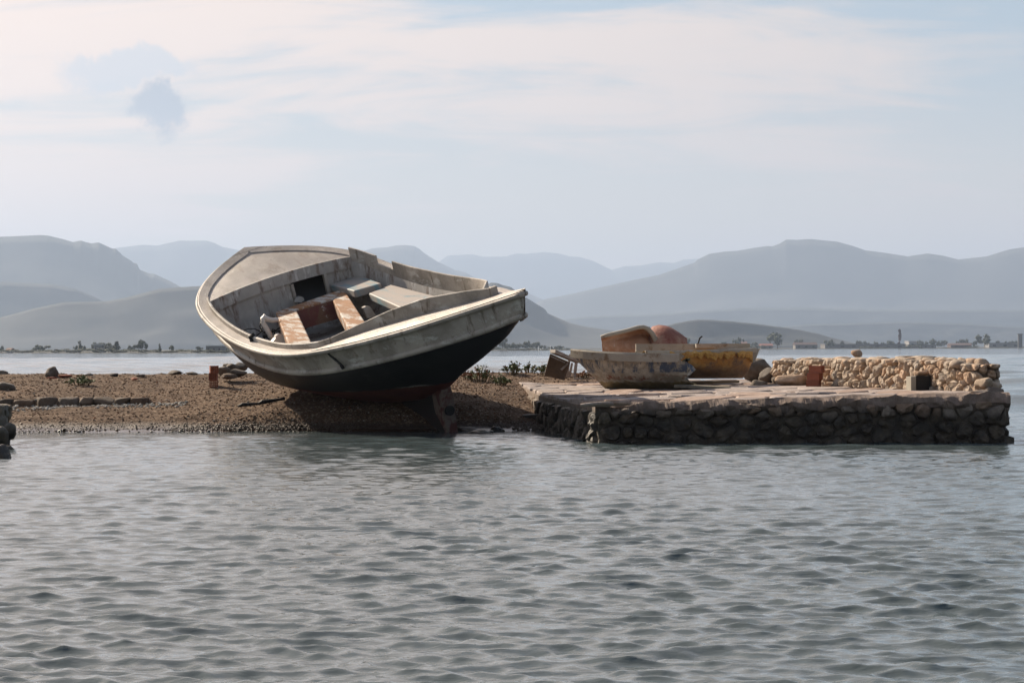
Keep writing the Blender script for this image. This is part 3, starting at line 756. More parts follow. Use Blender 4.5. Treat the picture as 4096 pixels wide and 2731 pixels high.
# ------------------------------------------------------------------ jetty
JA, JB, JC, JE, JF = (0.0, 31.0), (0.29, 26.6), (0.76, 22.42), (4.36, 22.2), (4.0, 31.0)
def jz(x, y):
    l = np.interp(y, [22, 26.6, 31], [.322, .360, .455]); r = np.interp(y, [22, 24, 29, 31], [.425, .43, .435, .455])
    t = min(max((x - .5) / 3.6, 0), 1); return float(l + (r - l) * t**0.8)
jetty = thing('jetty', 'low stone jetty with flat paved top and dark rubble sides', 'jetty', (0, 0, 0))
core = MB(); top = [(p[0] * 1.0, p[1]) for p in (JA, JB, JC, JE, JF)]
ins = .006
cpts = [(JA[0] + ins, JA[1]), (JB[0] + ins, JB[1]), (JC[0] + ins, JC[1] + ins), (JE[0] - ins, JE[1] + ins), (JF[0] - ins, JF[1])]
# core block as a grid top so that it follows the slope
ny, nx = 20, 12; rows = []
def jl(y): return float(np.interp(y, [22.42, 26.6, 31.0], [.76, .29, 0.0])) + ins
def jr(y): return float(np.interp(y, [22.2, 31.0], [4.36, 4.0])) - ins
for k in range(ny + 1):
    y = 22.42 + ins + (31 - 22.45) * k / ny
    if k == 0: y = 22.40
    fy_ = lambda x: y if k else 22.42 - .22 * (x - .76) / 3.66 - .004
    r_ = [(jl(y), fy_(jl(y)), -.5)]
    for q in range(nx + 1):
        x = jl(y) + (jr(y) - jl(y)) * q / nx; r_.append((x, fy_(x), jz(x, y) - .018 + .006 * nz(x * 3, y * 3)))
    r_.append((jr(y), fy_(jr(y)), -.5)); rows.append(r_)
core.loft(rows); n = nx + 3
core.f.append(tuple(range(n))); core.f.append(tuple(range(len(core.v) - n, len(core.v))))
core.build('mortar_core', M_MORTAR, jetty)
jt = lambda A, B: (lambda t: jz(A[0] + (B[0] - A[0]) * t, A[1] + (B[1] - A[1]) * t) - .05)
zb_ = lambda t: -.14
face_stones(JC, JE, zb_, jt(JC, JE), 100, .145, .05, M_QUAY, jetty, 5, shrink=.97)
face_stones(JB, JC, zb_, jt(JB, JC), 46, .19, .04, M_WEEDSHADE, jetty, 6)
face_stones(JA, JB, lambda t: .0, jt(JA, JB), 34, .18, .035, M_QUAY, jetty, 8)
face_stones(JE, (4.3, 25.0), zb_, jt(JE, (4.3, 25.0)), 22, .2, .05, M_QUAY, jetty, 9)
# flagstones
rs = np.random.default_rng(21)
poly = [(JA[0] + .02, 31.0), (JB[0] + .01, JB[1]), (JC[0] + .02, JC[1] + .04), (JE[0] - .04, JE[1] + .06), (JF[0], 31.0)]
cells = voronoi(poly, poisson(poly, 150, .40, rs, .75), .75)
for c in cells:
    stone_from_cell(c, lambda u, v, d: (u, v, jz(u, v) - .004 + d), .014 * rs.uniform(.4, 1.6), .965, rs, 'flagstone', M_FLAG, jetty, thick=.05, n=16, flat=True)
# rough mortared lip along the front edge
rows = []; L_ = math.hypot(JE[0] - JC[0], JE[1] - JC[1]); e = Vector((JE[0] - JC[0], JE[1] - JC[1], 0)) / L_; nn = Vector((e.y, -e.x, 0))
for k in range(261):
    u = -.02 + (L_ + .05) * k / 260; p = Vector((JC[0], JC[1], 0)) + e * u; z = jz(p.x, p.y); r_ = []
    for q_, (d_, dz_) in enumerate(((-.22, .004), (-.13, .020), (-.05, .018), (.012, -.002), (.046, -.04), (.05, -.075), (.03, -.105), (-.03, -.12))):
        a = nz(u * 3.1, q_ * .5, 2.0, 5) + .6 * nz(u * 9, q_ * 2.3, 5.0, 4); b_ = nz(u * 3.3, q_ * .4, 9.0, 5) + .5 * nz(u * 8, q_ * 2.1, 1.0, 4)
        r_.append(tuple(p + nn * (d_ + .05 * a) + Vector((0, 0, z + dz_ + (.035 if 2 < q_ < 7 else .014) * b_))))
    rows.append(r_)
lip = MB().loft(rows); lip.build('mortar_lip', M_LIP, jetty)
# lip slabs standing proud along the front edge
for (px, py, w_, dp, h) in ((1935, 908, .55, .30, .035), (2150, 897, .42, .25, .03), (2060, 893, .35, .3, .025), (1420, 938, .30, .12, .05), (1480, 938, .24, .1, .06)):
    p = at_z(px, py, .42); p.y = max(p.y, 22.35); V_, F_ = rock_mesh(int(px), 3, .16)
    V_ = np.clip(V_, -.8, .8) / .8; V_ = V_ * np.array([w_ / 2, dp / 2, h / 2]) + np.array([p.x, p.y, jz(p.x, p.y) + h * .35])
    np_mesh('lip_slab', V_, F_, M_FLAG, jetty, smooth=True)
# ------------------------------------------------------------------ rubble wall along the far right side of the jetty
W0, W1 = (3.02, 28.9), (4.19, 22.98)
wall = thing('rubble_wall', 'waist low wall of pale lumpy limestone along the right side of the jetty', 'wall')
wz0 = lambda t: .425; wz1 = lambda t: .425 + float(np.interp(t, [0, .5, .9, 1], [.285, .31, .305, .27]))
e = Vector((W1[0] - W0[0], W1[1] - W0[1], 0)).normalized(); nn = Vector((e.y, -e.x, 0))
core = MB(); TH = .27
core.prism([(W0[0] - nn.x * .03, W0[1] - nn.y * .03, .38), (W1[0] - nn.x * .03, W1[1] - nn.y * .03, .38), (W1[0] - nn.x * TH, W1[1] - nn.y * TH, .38), (W0[0] - nn.x * TH, W0[1] - nn.y * TH, .38)], (0, 0, .31))
core.build('mortar_core', M_WALLM, wall)
face_stones(W0, W1, wz0, wz1, 185, .16, .05, M_WALL, wall, 31, aniso=1.1, shrink=.965)
endp = (W1[0] - nn.x * TH, W1[1] - nn.y * TH)
face_stones(W1, endp, wz0, lambda t: wz1(1), 10, .15, .07, M_WALL, wall, 32, aniso=1.2)
rs = np.random.default_rng(4)
for k in range(64):                                                   # rough top course
    t = (k + rs.uniform(0, .9)) / 64; a = rs.uniform(.0, TH * .9)
    p = Vector((W0[0], W0[1], 0)).lerp(Vector((W1[0], W1[1], 0)), t) - nn * a
    V_, F_ = rock_mesh(100 + k, 2, .3); s_ = rs.uniform(.045, .095)
    V_ = V_ * np.array([s_ * 1.2, s_ * 1.5, s_ * .55]) + np.array([p.x, p.y, wz1(t) - .02])
    np_mesh('cap_stone', V_, F_, M_WALL, wall)
rs = np.random.default_rng(14)
for (px, py, y, sx, sz) in ((2252, 836, 23.1, .08, .045), (2268, 862, 23.1, .075, .07), (2235, 832, 23.2, .09, .035), (2270, 888, 22.9, .10, .055), (2286, 905, 22.7, .10, .05), (2250, 905, 22.6, .12, .04), (2262, 878, 22.8, .09, .05),
        (2268, 935, 22.35, .11, .055), (2300, 930, 22.5, .09, .07), (2290, 965, 22.3, .14, .07)):   # tumbled end
    p = at_y(px, py, y); V_, F_ = rock_mesh(int(px * 3 + py), 3, .38)
    a_ = rs.uniform(0, 6.28); V_ = V_ * np.array([sx * 1.1, sx, sz * 1.2]); V_ = np.stack([V_[:, 0] * math.cos(a_) - V_[:, 1] * math.sin(a_), V_[:, 0] * math.sin(a_) + V_[:, 1] * math.cos(a_), V_[:, 2]], -1) + np.array(p[:])
    np_mesh('end_stone', V_, F_, M_WALL if py < 900 else M_QUAY, wall)
for (px, py, y, sx, sy, sz) in ((2080, 822, 26.0, .14, .16, .03), (2120, 822, 25.5, .17, .15, .025), (2238, 836, 23.6, .11, .14, .035), (1968, 812, 27.2, .07, .08, .055)):
    p = at_y(px, py, y); V_, F_ = rock_mesh(int(px * 7), 2, .25)
    np_mesh('cap_stone', V_ * np.array([sx, sy, sz]) + np.array(p[:]), F_, M_WALL, wall)

# ------------------------------------------------------------------ hollow bricks
def mat_brick(name, a):
    return mat_wear(name, a, [(tuple(c * .55 for c in a), 9, .58, .72, None), ((.42, .25, .17), 14, .66, .76, None)], .8, 60, .5, .002, rand=.12)
M_BRICK = mat_brick('orange_red_clay', (0.25, 0.08, 0.045)); M_HOLE = mat_wear('dark_hole', (0.03, 0.012, 0.009), [], .9)
def hollow_brick(name, label, loc, rz, L, W, H, nu, nv, group, holes_deep=True):
    if not holes_deep: return pierced_brick(name, label, loc, rz, L, W, H, nu, nv, group)
    t = thing(name, label, 'brick', loc, rz, group)
    m = MB()
    # box of four walls; the end faces are grids of webs around real openings
    wu = W / (nu * 3 + 1); wv = H / (nv * 3 + 1)
    for k in range(nu + 1): m.box((0, -W / 2 + wu / 2 + k * 3 * wu, H / 2), L, wu, H)
    for k in range(nv + 1):
        for q in range(nu): m.box((0, -W / 2 + wu * (2.5 + 3 * q), wv / 2 + k * 3 * wv), L - .001, wu * 2, wv)
    m.build('shell', M_BRICK, t)
    if not holes_deep: return t
    c = MB()
    for q in range(nu):
        for k in range(nv): c.box((.0, -W / 2 + wu * (2.5 + 3 * q), wv * (2.5 + 3 * k)), L * .55, wu * 1.96, wv * 1.96)
    c.build('hollow', M_HOLE, t)
    return t
def pierced_brick(name, label, loc, rz, L, W, H, nu, nv, group):
    t = thing(name, label, 'brick', loc, rz, group); m = MB(); wu = W / (nu * 2 + 1); wv = H / (nv * 2 + 1)
    for k in range(nu + 1): m.box((0, -W / 2 + wu * (.5 + 2 * k), H / 2), L, wu, H)
    for k in range(nv + 1):
        for q in range(nu): m.box((0, -W / 2 + wu * (1.5 + 2 * q), wv * (.5 + 2 * k)), L - .001, wu, wv)
    m.build('shell', M_BRICK, t); return t
sc_ = lambda y: y * K / FPX
# stack of three in front of the wall
hh = .0755; lbl = ['bottom', 'middle', 'top']; by = 26.75
for k, (px, rz) in enumerate(((1869, -22), (1872, -30), (1876, -27))):
    p = at_y(px, 886, by)
    hollow_brick('hollow_brick', f'{lbl[k]} red hollow brick of the stack by the rubble wall', (p.x, p.y, jz(p.x, by) + .008 + k * (hh + .001)), R(rz), .135, .115, hh, 3, 3, 'hollow bricks stacked by the rubble wall')
# tower of three by the bow
p0 = at_z(491, 866, .50); yb = 29.6; zb2 = bank_z(at_y(491, 860, yb).x, yb)
for k, (px, rz) in enumerate(((491, .0), (490, -.04), (491.5, .05))):
    p = at_y(px, 860, yb); h2 = .084
    hollow_brick('hollow_brick', f'{lbl[k]} red hollow brick of the little tower left of the bow', (p.x, yb, zb2 - .01 + k * (h2 + .001)), R(96) + rz * 2, .13, .098, h2, 4, 3, 'hollow bricks towered beside the bow', False)
# ------------------------------------------------------------------ black plastic box with a stone lid by the wall
p = at_y(2117, 897, 23.85)
bx = thing('black_box', 'small black open box against the foot of the rubble wall', 'box', (p.x, p.y, jz(p.x, p.y) + .006), R(8))
MB().box((0.015, .07, .072), .145, .15, .144).build('body', M_BLACK, bx, bevel=.004)
MB().box((-.085, 0.06, .070), .05, .16, .140).build('side_panel', mat_wear('grey_board', (.30, .27, .22), [], .8), bx, bevel=.004)
V_, F_ = rock_mesh(77, 3, .25)
o = np_mesh('rock', V_ * np.array([.085, .07, .034]) + np.array([p.x - .0, p.y + .08, jz(p.x, p.y) + .006 + .170]), F_, M_WALL); tag(o, 'flat pale stone lying on top of the black box', 'rock')

# ------------------------------------------------------------------ broken dinghy on the jetty
def mat_dinghy():
    m, nt, b = new_mat('flaking_blue_white_paint')
    tc = nt.n.new('ShaderNodeTexCoord'); vec = tc.outputs['Object']; sp = nt.n.new('ShaderNodeSeparateXYZ'); nt.link(vec, sp.inputs[0])
    grey = nt.mix(nt.ramp(nt.noise(vec, 9, 9, .7), .4, .65), (0.27, 0.235, 0.185), (0.50, 0.455, 0.38))
    zz = nt.math('MULTIPLY_ADD', nt.noise(vec, 4.5, 9, .72, .3, (2.2, 2.2, .35)), .13, sp.outputs['Z'])
    drip = nt.noise(vec, 4.3, 10, .75, .4, (2.6, 2.6, .5))
    bl = nt.math('MULTIPLY', nt.math('MULTIPLY', nt.ramp(zz, .25, .27), nt.math('SUBTRACT', 1.0, nt.ramp(zz, .42, .44))), nt.ramp(drip, .49, .58))
    col = nt.mix(bl, grey, (0.075, 0.10, 0.15))
    rd = nt.math('MULTIPLY', nt.math('MULTIPLY', nt.ramp(zz, .175, .19), nt.math('SUBTRACT', 1.0, nt.ramp(zz, .225, .235))), nt.ramp(drip, .48, .6))
    col = nt.mix(rd, col, (0.20, 0.085, 0.055))
    bot = nt.math('SUBTRACT', 1.0, nt.ramp(zz, .15, .17)); col = nt.mix(bot, col, nt.mix(nt.ramp(nt.noise(vec, 6, 8, .7), .4, .65), (0.15, 0.115, 0.055), (0.30, 0.23, 0.12)))
    setc(nt, b, col); b.inputs['Roughness'].default_value = .7; bump(nt, b, nt.noise(vec, 50, 9, .7), .8, .006)
    return m
M_DING = mat_dinghy()
M_GUNG = mat_wear('flaking_grey_gunwale', (.36, .325, .27), [((.20, .14, .09), 8, .52, .66, None), ((.30, .13, .06), 5, .66, .74, None)], .75, 60, .9, .006)
M_YEL = None
def mat_yellow():
    m, nt, b = new_mat('rusty_yellow_and_teal_paint')
    tc = nt.n.new('ShaderNodeTexCoord'); vec = tc.outputs['Object']; sp = nt.n.new('ShaderNodeSeparateXYZ'); nt.link(vec, sp.inputs[0])
    col = nt.mix(nt.ramp(nt.noise(vec, 4, 9, .7), .38, .62), (0.14, 0.085, 0.05), (0.27, 0.175, 0.10))
    zz = nt.math('MULTIPLY_ADD', nt.noise(vec, 6, 8, .7), .22, sp.outputs['Z'])
    yl = nt.math('MULTIPLY', nt.ramp(zz, .16, .29), nt.ramp(nt.noise(vec, 5, 7, .65), .34, .48))
    col = nt.mix(yl, col, nt.mix(nt.ramp(nt.noise(vec, 3, 6), .45, .6), (0.43, 0.205, 0.05), (0.54, 0.35, 0.13)))
    tl = nt.math('MULTIPLY', nt.ramp(nt.math('MULTIPLY_ADD', nt.noise(vec, 9, 7), .3, sp.outputs['X']), .98, 1.02), nt.math('MULTIPLY', nt.ramp(zz, .27, .29), nt.math('SUBTRACT', 1.0, nt.ramp(zz, .40, .42))))
    col = nt.mix(tl, col, (0.02, 0.11, 0.12))
    setc(nt, b, col); b.inputs['Roughness'].default_value = .7; bump(nt, b, nt.noise(vec, 40, 9, .7), .8, .008)
    return m
M_YEL = mat_yellow()
def small_hull(root, L, beam, depth, sheer, x_cut, stem_rake, mat, rim_mat, jag, rimh=.075):
    """open shell: stem at x=0, running to +x; cut off raggedly at x_cut"""
    rows_o, rows_i = [], []
    for x in np.linspace(0, x_cut, 26):
        t = x / L; b0 = beam / 2 * min(1, (1 - (1 - min(t / .55, 1))**2.0)) * (1 - .12 * max(0, t - .6) / .4) + .012
        zt = depth + sheer * (1 - min(t / .7, 1))**2
        zb = max(0.0, depth * (1 - min(1, x / stem_rake))**1.0 * .98)
        r_ = []
        for k in np.linspace(0, 1, 9):
            z = zb + (zt - zb) * (1 - k); y = b0 * (1 - .22 * k - .62 * k**3.2)
            if k == 1: y = min(y, .25 * b0)
            r_.append((x, y, z))
        rows_o.append(r_)
    for k, r_ in enumerate(rows_o[-3:]):                              # ragged break
        for q, (x, y, z) in enumerate(r_):
            x += (k / 2) * (.15 * (q / 8)**2 - .05)
            r_[q] = (x + jag * (k - .6) * mnoise.noise(Vector((q * .9, k, L))) * 1.6, y, z)
    def both(fn): return [[fn(p, 1) for p in r_] + [fn(p, -1) for p in r_[::-1]] for r_ in rows_o]
    m = MB().loft(both(lambda p, s_: (p[0], s_ * p[1], p[2])))
    m.loft(both(lambda p, s_: (p[0] + .02, s_ * max(p[1] - .025, .004), p[2] + (.02 if p[2] < depth * .9 else 0))))
    m.build('hull', mat, root, smooth=True)
    for sgn in (1, -1):
        rr = []
        for r_ in rows_o:
            x, y, z = r_[0]; rr.append([(x, sgn * (y + .030), z - rimh), (x, sgn * (y + .034), z - .01), (x, sgn * (y + .024), z + .004), (x, sgn * max(y - .04, .003), z + .004), (x, sgn * max(y - .04, .003), z - rimh)])
        m = MB().loft(rr, close=True); m.f.append((0, 1, 2, 3, 4)); m.f.append(tuple(len(m.v) - 5 + k for k in range(5)))
        m.build('gunwale', rim_mat, root)
    return rows_o
dy = 27.6; s = sc_(dy)
pb = at_y(1312, 885, dy)
dz = jz(1.5, dy)
ding = thing('broken_dinghy', 'broken dinghy with flaking blue and white sides lying on the jetty', 'dinghy', (pb.x + .0, dy + .05, dz - .012), R(-9))
small_hull(ding, 1.55, .85, .40, .05, 1.30, .40, M_DING, M_GUNG, .10, .09)
MB().box((.78, 0, .22), .18, .62, .03).build('thwart', M_GUNG, ding)
# yellow and teal boat behind it, bow to the right
dy2 = 28.25; s = sc_(dy2); pr = at_y(1738, 885, dy2)
yel = thing('yellow_boat', 'rusty yellow and teal boat hulk with torn side behind the dinghy', 'boat', (pr.x, dy2, jz(2.7, dy2) + .085), R(180 + 4))
mY = mat_yellow()
rows_y = small_hull(yel, 1.65, .80, .31, .03, 1.36, .13, M_YEL, M_GUNG, .06, .05)
# the object axis runs aft, so paint that should sit by the bow uses small x; torn yellow skin hangs proud of the near side
mt = MB(); rr = []
for k in range(70):
    xx = .06 + .98 * k / 69; t = xx / 1.65; yb_ = .40 * min(1, (1 - (1 - min(t / .55, 1))**2.0)) * (1 - .12 * max(0, t - .6) / .4) + .012
    a = nz(xx * 7, 1.0, 3.0, 5); b_ = nz(xx * 9, 4.0, 8.0, 5); zt = .305 + .03 * a; zb_2 = zt - max(.012, .075 + .10 * b_)
    rr.append([(xx, yb_ - .01, zt), (xx, yb_ + .034 + .01 * b_, zt - .006), (xx, yb_ + .044 + .02 * a, (zt + zb_2) / 2), (xx, yb_ + .026 + .012 * b_, zb_2), (xx, yb_ - .02, zb_2)])
mt.loft(rr, close=True)
mt.build('torn_skin', mat_wear('torn_yellow_laminate', (.50, .29, .08), [((.30, .14, .04), 8, .5, .62, None), ((.62, .50, .30), 14, .6, .72, None)], .75, 50, 1.0, .012), yel)
MB().tube([(.62, -.30, .38), (.60, -.30, .45), (.57, -.30, .475)], .010, 6).build('hook', M_BLACK, yel)
MB().box((.68, -.28, .345), 1.30, .05, .09).box((.55, -.20, .365), .22, .10, .045).build('inner_rail', M_GUNG, yel)
MB().prism([(-.03, -.05, .33), (-.03, .05, .33), (.03, .05, .18), (.03, -.05, .18)], (.07, 0, .0)).build('stem_cap', M_GUNG, yel)
# flat weathered planks under the yellow boat
for k, (px, py, L_, w_, rz, lab) in enumerate(((1612, 889, .60, .30, -4, 'grey weathered plank lying flat in front of the yellow boat'), (1640, 884, .55, .2, 6, 'second grey plank half under the yellow boat hulk'))):
    p = at_z(px, py, jz(2, 27.5) + .02)
    o = MB().box((0, 0, 0), L_, w_, .03).build('plank', mat_wear('weathered_plank%d' % k, (.19, .165, .125), [((.10, .085, .065), 7, .5, .65, (.5, 4, 1))], .8, 50, .8, .004), bevel=.004)
    o.location = (p.x, p.y, jz(p.x, p.y) + .026 + .014 * k); o.rotation_euler = (R(1 + k), R(2 - k * 3), R(rz)); tag(o, lab, 'plank')

# ------------------------------------------------------------------ orange fibreglass tub behind the dinghy
M_OR = mat_wear('faded_orange_gelcoat', (.40, .215, .125), [((.50, .34, .25), 3, .44, .60, None), ((.62, .58, .54), 14, .64, .69, (1, 1, .4)), ((.25, .10, .06), 5, .56, .68, None)], .55, 40, .25, .003, spec=.5)
M_ORR = mat_wear('faded_red_gelcoat', (.27, .065, .045), [((.42, .22, .15), 2.5, .5, .7, None), ((.6, .55, .5), 18, .73, .78, None)], .45, 40, .3, .004, spec=.5)
oy = 29.3; s = sc_(oy)
def op(px, py, dyy=0.0): return at_y(px, py, oy + dyy)
M_ORR = mat_wear('faded_red_gelcoat', (.24, .10, .075), [((.36, .22, .16), 2.2, .42, .60, None), ((.19, .055, .045), 3.0, .5, .60, None), ((.55, .5, .46), 18, .63, .68, None), ((.16, .11, .08), 6, .66, .76, None)], .75, 22, .9, .012, spec=.25)
tub = thing('orange_hull', 'faded orange and red fibreglass boat shell tipped on its side behind the dinghy', 'boat shell')
prof_top = [(1380, 774), (1395, 770), (1420, 764), (1445, 758), (1465, 752), (1478, 751), (1488, 755), (1498, 766), (1508, 785), (1514, 803)]
# raised rim running over the top edge
rim = []
for k, (px, py) in enumerate(prof_top): rim.append(op(px, py, -.14 if k < 6 else -.14 + .03 * (k - 5)))
MB().tube(rim, [.018] + [.024] * 5 + [.03] * 4, 8).build('rim', M_GUNG, tub, smooth=True)
rows = []
for k, (px, py) in enumerate(prof_top):
    a = Vector(rim[k]); lo = op(1393 + (px - 1379) * .78, 822, .05)
    r_ = []
    for t in np.linspace(0, 1, 22):
        p = a.lerp(lo, t); p.y += .13 * min(1, t / .12) - (.34 * min(1, k / 4)) * (max(0, (t - .26) / .74))**.55 * (1 if t > .26 else 0) * (1 - .35 * max(0, t - .7) / .3)
        r_.append(tuple(p))
    rows.append(r_)
MB().loft(rows).build('shell', M_OR, tub, smooth=True)
rows = []
for k, (px, py) in enumerate(prof_top):
    a = Vector(rim[k]); r_ = []
    for t in np.linspace(0, 1, 8):
        r_.append((a.x + .04 * t, a.y + .02 + .45 * t, a.z - .30 * t**2.2)); 
    rows.append(r_)
MB().loft(rows).build('back_shell', M_OR, tub, smooth=True)
V_, F_ = ICO3; V_ = V_.copy(); c = op(1524, 812, .16)
for i_, v in enumerate(V_): V_[i_] = v * (1 + .10 * mnoise.noise(Vector(v * 1.3 + 3)))
V_[:, 0] = np.where(V_[:, 0] > 0, V_[:, 0] * 1.12, V_[:, 0] * 1.25); V_ = V_ * np.array([.225, .34, .345]); V_[:, 0] += .05 * (np.abs(V_[:, 2]) < .2)* np.sin(V_[:, 2] * 9)
np_mesh('red_dome', V_ + np.array(c[:]), F_, M_ORR, tub, smooth=True)
# ------------------------------------------------------------------ tipped cabinet and pallet behind the dinghy
M_CAB = mat_wear('brown_board', (.13, .085, .05), [((.07, .045, .03), 5, .5, .65, None)], .7)
M_GREY = mat_wear('silvered_wood', (.34, .305, .275), [((.20, .17, .145), 9, .5, .65, (.4, 4, 1)), ((.26, .17, .12), 5, .64, .74, None)], .8, 50, .6, .003)
cy = 30.0
def cp(px, py, d=0.0): return at_y(px, py, cy + d)
cab = thing('broken_cabinet', 'tipped brown cabinet with grey top board leaning left of the dinghy', 'cabinet')
q = lambda x, y: (1960 + x * .2551) / K, 
def c5(x, y, d=0.0): return cp((1960 + x * .2551) / K, (1400 + y * .2551) / K, d)
MB().prism([c5(940, 60), c5(1230, 190), c5(1150, 470), c5(845, 400)], (0.02, .05, 0)).build('back_board', M_CAB, cab)
MB().prism([c5(945, -10, .02), c5(1340, 170, .02), c5(1340, 205, .02), c5(940, 45, .02)], (.06, -.16, .0)).build('top_board', M_GREY, cab, bevel=.004)
MB().prism([c5(950, 85, -.03), c5(1180, 185, -.03), c5(1175, 205, -.03), c5(945, 105, -.03)], (0, .02, 0)).build('rail', M_GREY, cab)
MB().prism([c5(1100, 300, -.03), c5(1220, 195, -.03), c5(1230, 225, -.03), c5(1130, 320, -.03)], (0, .02, 0)).build('brace', M_GREY, cab)
MB().prism([c5(940, 60), c5(845, 400), c5(860, 402), c5(955, 62)], (0, -.13, 0)).build('side_board', M_CAB, cab)
pal = thing('wood_frame', 'broken grey slatted wood frame standing between cabinet and dinghy', 'pallet')
for pts in ([(1240, 60), (1275, 60), (1225, 430), (1190, 420)], [(1270, 200), (1305, 200), (1265, 420), (1230, 420)], [(1345, 60), (1390, 75), (1350, 430), (1300, 430)], [(1300, 60), (1340, 60), (1335, 190), (1295, 190)]):
    MB().prism([c5(x, y, .12) for x, y in pts], (0, .04, .0)).build('slat', M_GREY, pal, bevel=.003)
MB().prism([c5(1310, 440, .0), c5(1460, 440, .0), c5(1460, 460, .0), c5(1310, 460, .0)], (0, .1, 0)).build('foot_board', M_GREY, pal)

# ------------------------------------------------------------------ rocks as things
def rock(label, loc, size, mat=M_ROCK, sub=3, rough=.32, seed=None, rz=None, group=None, name='boulder', cat='boulder'):
    sd_ = seed if seed is not None else int(abs(loc[0] * 917 + loc[1] * 131)) % 9999
    V_, F_ = rock_mesh(sd_, sub, rough)
    o = np_mesh(name, V_ * np.array(size), F_, mat, smooth=False); o.location = loc
    o.rotation_euler = (0, 0, (sd_ * .37) % 6.28 if rz is None else rz)
    return tag(o, label, cat, group)
def gz(px, py, yq):                                                     # a point of the bank seen at a pixel
    p = at_y(px, py, yq); return p
# pile between the yellow boat and the wall
pile = [(1735, 848, 29.4, .19, .155, 'big dark brown boulder behind the yellow hulk bow', M_ROCK), (1768, 868, 29.0, .17, .10, 'rust streaked boulder in the middle of the heap by the wall', M_ROCK),
        (1795, 876, 28.6, .12, .065, 'low grey stone at the foot of the boulder heap', M_ROCK), (1742, 884, 28.3, .10, .06, 'dark stone tucked under the yellow hulk bow', M_ROCK),
        (1775, 889, 27.9, .12, .04, 'flat grey slab lying before the boulder heap', M_ROCK), (1805, 862, 29.5, .13, .08, 'grey boulder at the back of the heap by the wall end', M_ROCK),
        (1790, 846, 30.5, .06, .05, 'small rounded stone perched on the heap beside the water', M_ROCK)]
for (px, py, y, sx, sz, lab, mt) in pile:
    p = at_y(px, py, y); rock(lab, (p.x, y, p.z), (sx, sx * .9, sz * 1.05), mt)
p = at_z(1798, 880, .45); rock('long pale sandstone boulder lying at the left end of the wall', (p.x + .02, 27.6, .455 + .045), (.215, .14, .078), M_WALL, rz=.1)
p = at_z(1820, 852, .5); rock('pale stone leaning on the left end of the wall', (at_y(1822, 850, 28.9).x, 28.95, .56), (.13, .12, .14), M_WALL)
# rocks behind the bow
bowr = [(512, 853, .11, .055, 'flat rounded rock left in the pile behind the bow'), (532, 846, .12, .045, 'long slab on top of the pile behind the bow'), (545, 857, .12, .05, 'brown rock low in the pile under the bow'),
        (552, 842, .10, .045, 'topmost rock of the pile half hidden by the bow'), (528, 864, .11, .03, 'slab fallen in front of the pile behind the bow'), (516, 842, .07, .03, 'small rock at the left crest of the bow pile')]
for (px, py, sx, sz, lab) in bowr:
    p = at_y(px, py, 30.3); rock(lab, (p.x, 30.3 + (853 - py) * .02, p.z), (sx, sx * .9, sz * 1.3), M_ROCK, rz=(px % 5) * .3)
# bank crest stones
for (px, py, y, sx, sz, lab) in ((118, 858, 31.2, .10, .075, 'pale rounded boulder on the left crest of the bank'), (148, 864, 31.0, .09, .03, 'reddish flat rock right of the pale crest boulder'),
        (8, 857, 31.6, .07, .05, 'dark rock on the crest at the left picture edge'), (263, 860, 31.2, .065, .025, 'low square stone on the crest above the plant'), (405, 855, 31.3, .11, .035, 'flat grey slab on the crest left of the brick tower'),
        (440, 857, 31.3, .09, .022, 'thin dark slab on the crest near the brick tower'), (205, 862, 31.3, .06, .022, 'small grey stone on the crest above the green plant'), (18, 897, 28.9, .14, .075, 'big smooth pinkish boulder above the kerb at the left edge'),
        (308, 870, 30.2, .05, .02, 'small ochre brick fragment lying on the bank'), (120, 868, 30.5, .09, .014, 'flat red tile fragment below the pale crest boulder'), (325, 862, 30.9, .07, .02, 'pale flat pebble heap stone on the middle crest')):
    p = at_y(px, py, y); rock(lab, (p.x, y, max(p.z, bank_z(p.x, y) + sz * .3)), (sx, sx * .85, sz), M_ROCK if 'red' not in lab and 'ochre' not in lab else M_BRICK)
# kerb of squared stones
M_KERB = mat_stone('sandy_kerb_stone', (0.17, 0.13, 0.10), (0.12, 0.09, 0.068), (0.07, 0.05, 0.038))
kerb = thing('stone_kerb', 'low kerb of squared stones half sunk in the left bank', 'kerb')
for k, (x0_, x1_, yt, yb_) in enumerate(((0, 28, 912, 933), (30, 78, 913, 930), (81, 131, 908, 932), (132, 178, 908, 931), (180, 214, 908, 926), (214, 264, 907, 926), (264, 300, 908, 924), (300, 340, 908, 922))):
    a = at_y((x0_ + x1_) / 2, (yt + yb_) / 2, 27.95); wv = (x1_ - x0_) * sc_(27.95); hv = (yb_ - yt) * sc_(27.95)
    V_, F_ = rock_mesh(300 + k, 3, .24); V_ = np.clip(V_, -.70, .70) / .70
    np_mesh('stone', V_ * np.array([wv * .5, .12, hv * .62]) + np.array([a.x, a.y + .06, a.z - .032]), F_, M_KERB, kerb)
# rocks in the water between rudder and jetty
for (px, py, sx, sz, lab) in ((1068, 990, .16, .06, 'wet black rock awash right of the sternpost'), (1140, 990, .10, .05, 'low wet rock awash in the gap before the jetty'), (1105, 994, .14, .035, 'half sunk wet rock between two others by the stern'), (1175, 985, .10, .045, 'small wet rock beside the black block')):
    p = at_z(px, py, 0.0); rock(lab, (p.x, p.y, .0), (sx, sx * .8, sz), M_DARKROCK)
p = at_z(1222, 985, 0.0)
o = MB().prism([(p.x - .11, p.y, .15), (p.x + .16, p.y - .05, .16), (p.x + .16, p.y - .05, -.2), (p.x - .06, p.y, -.2)], (.02, .22, 0)).build('block', M_DARKROCK, bevel=.012)
tag(o, 'black wet block standing in the water at the jetty corner', 'block')
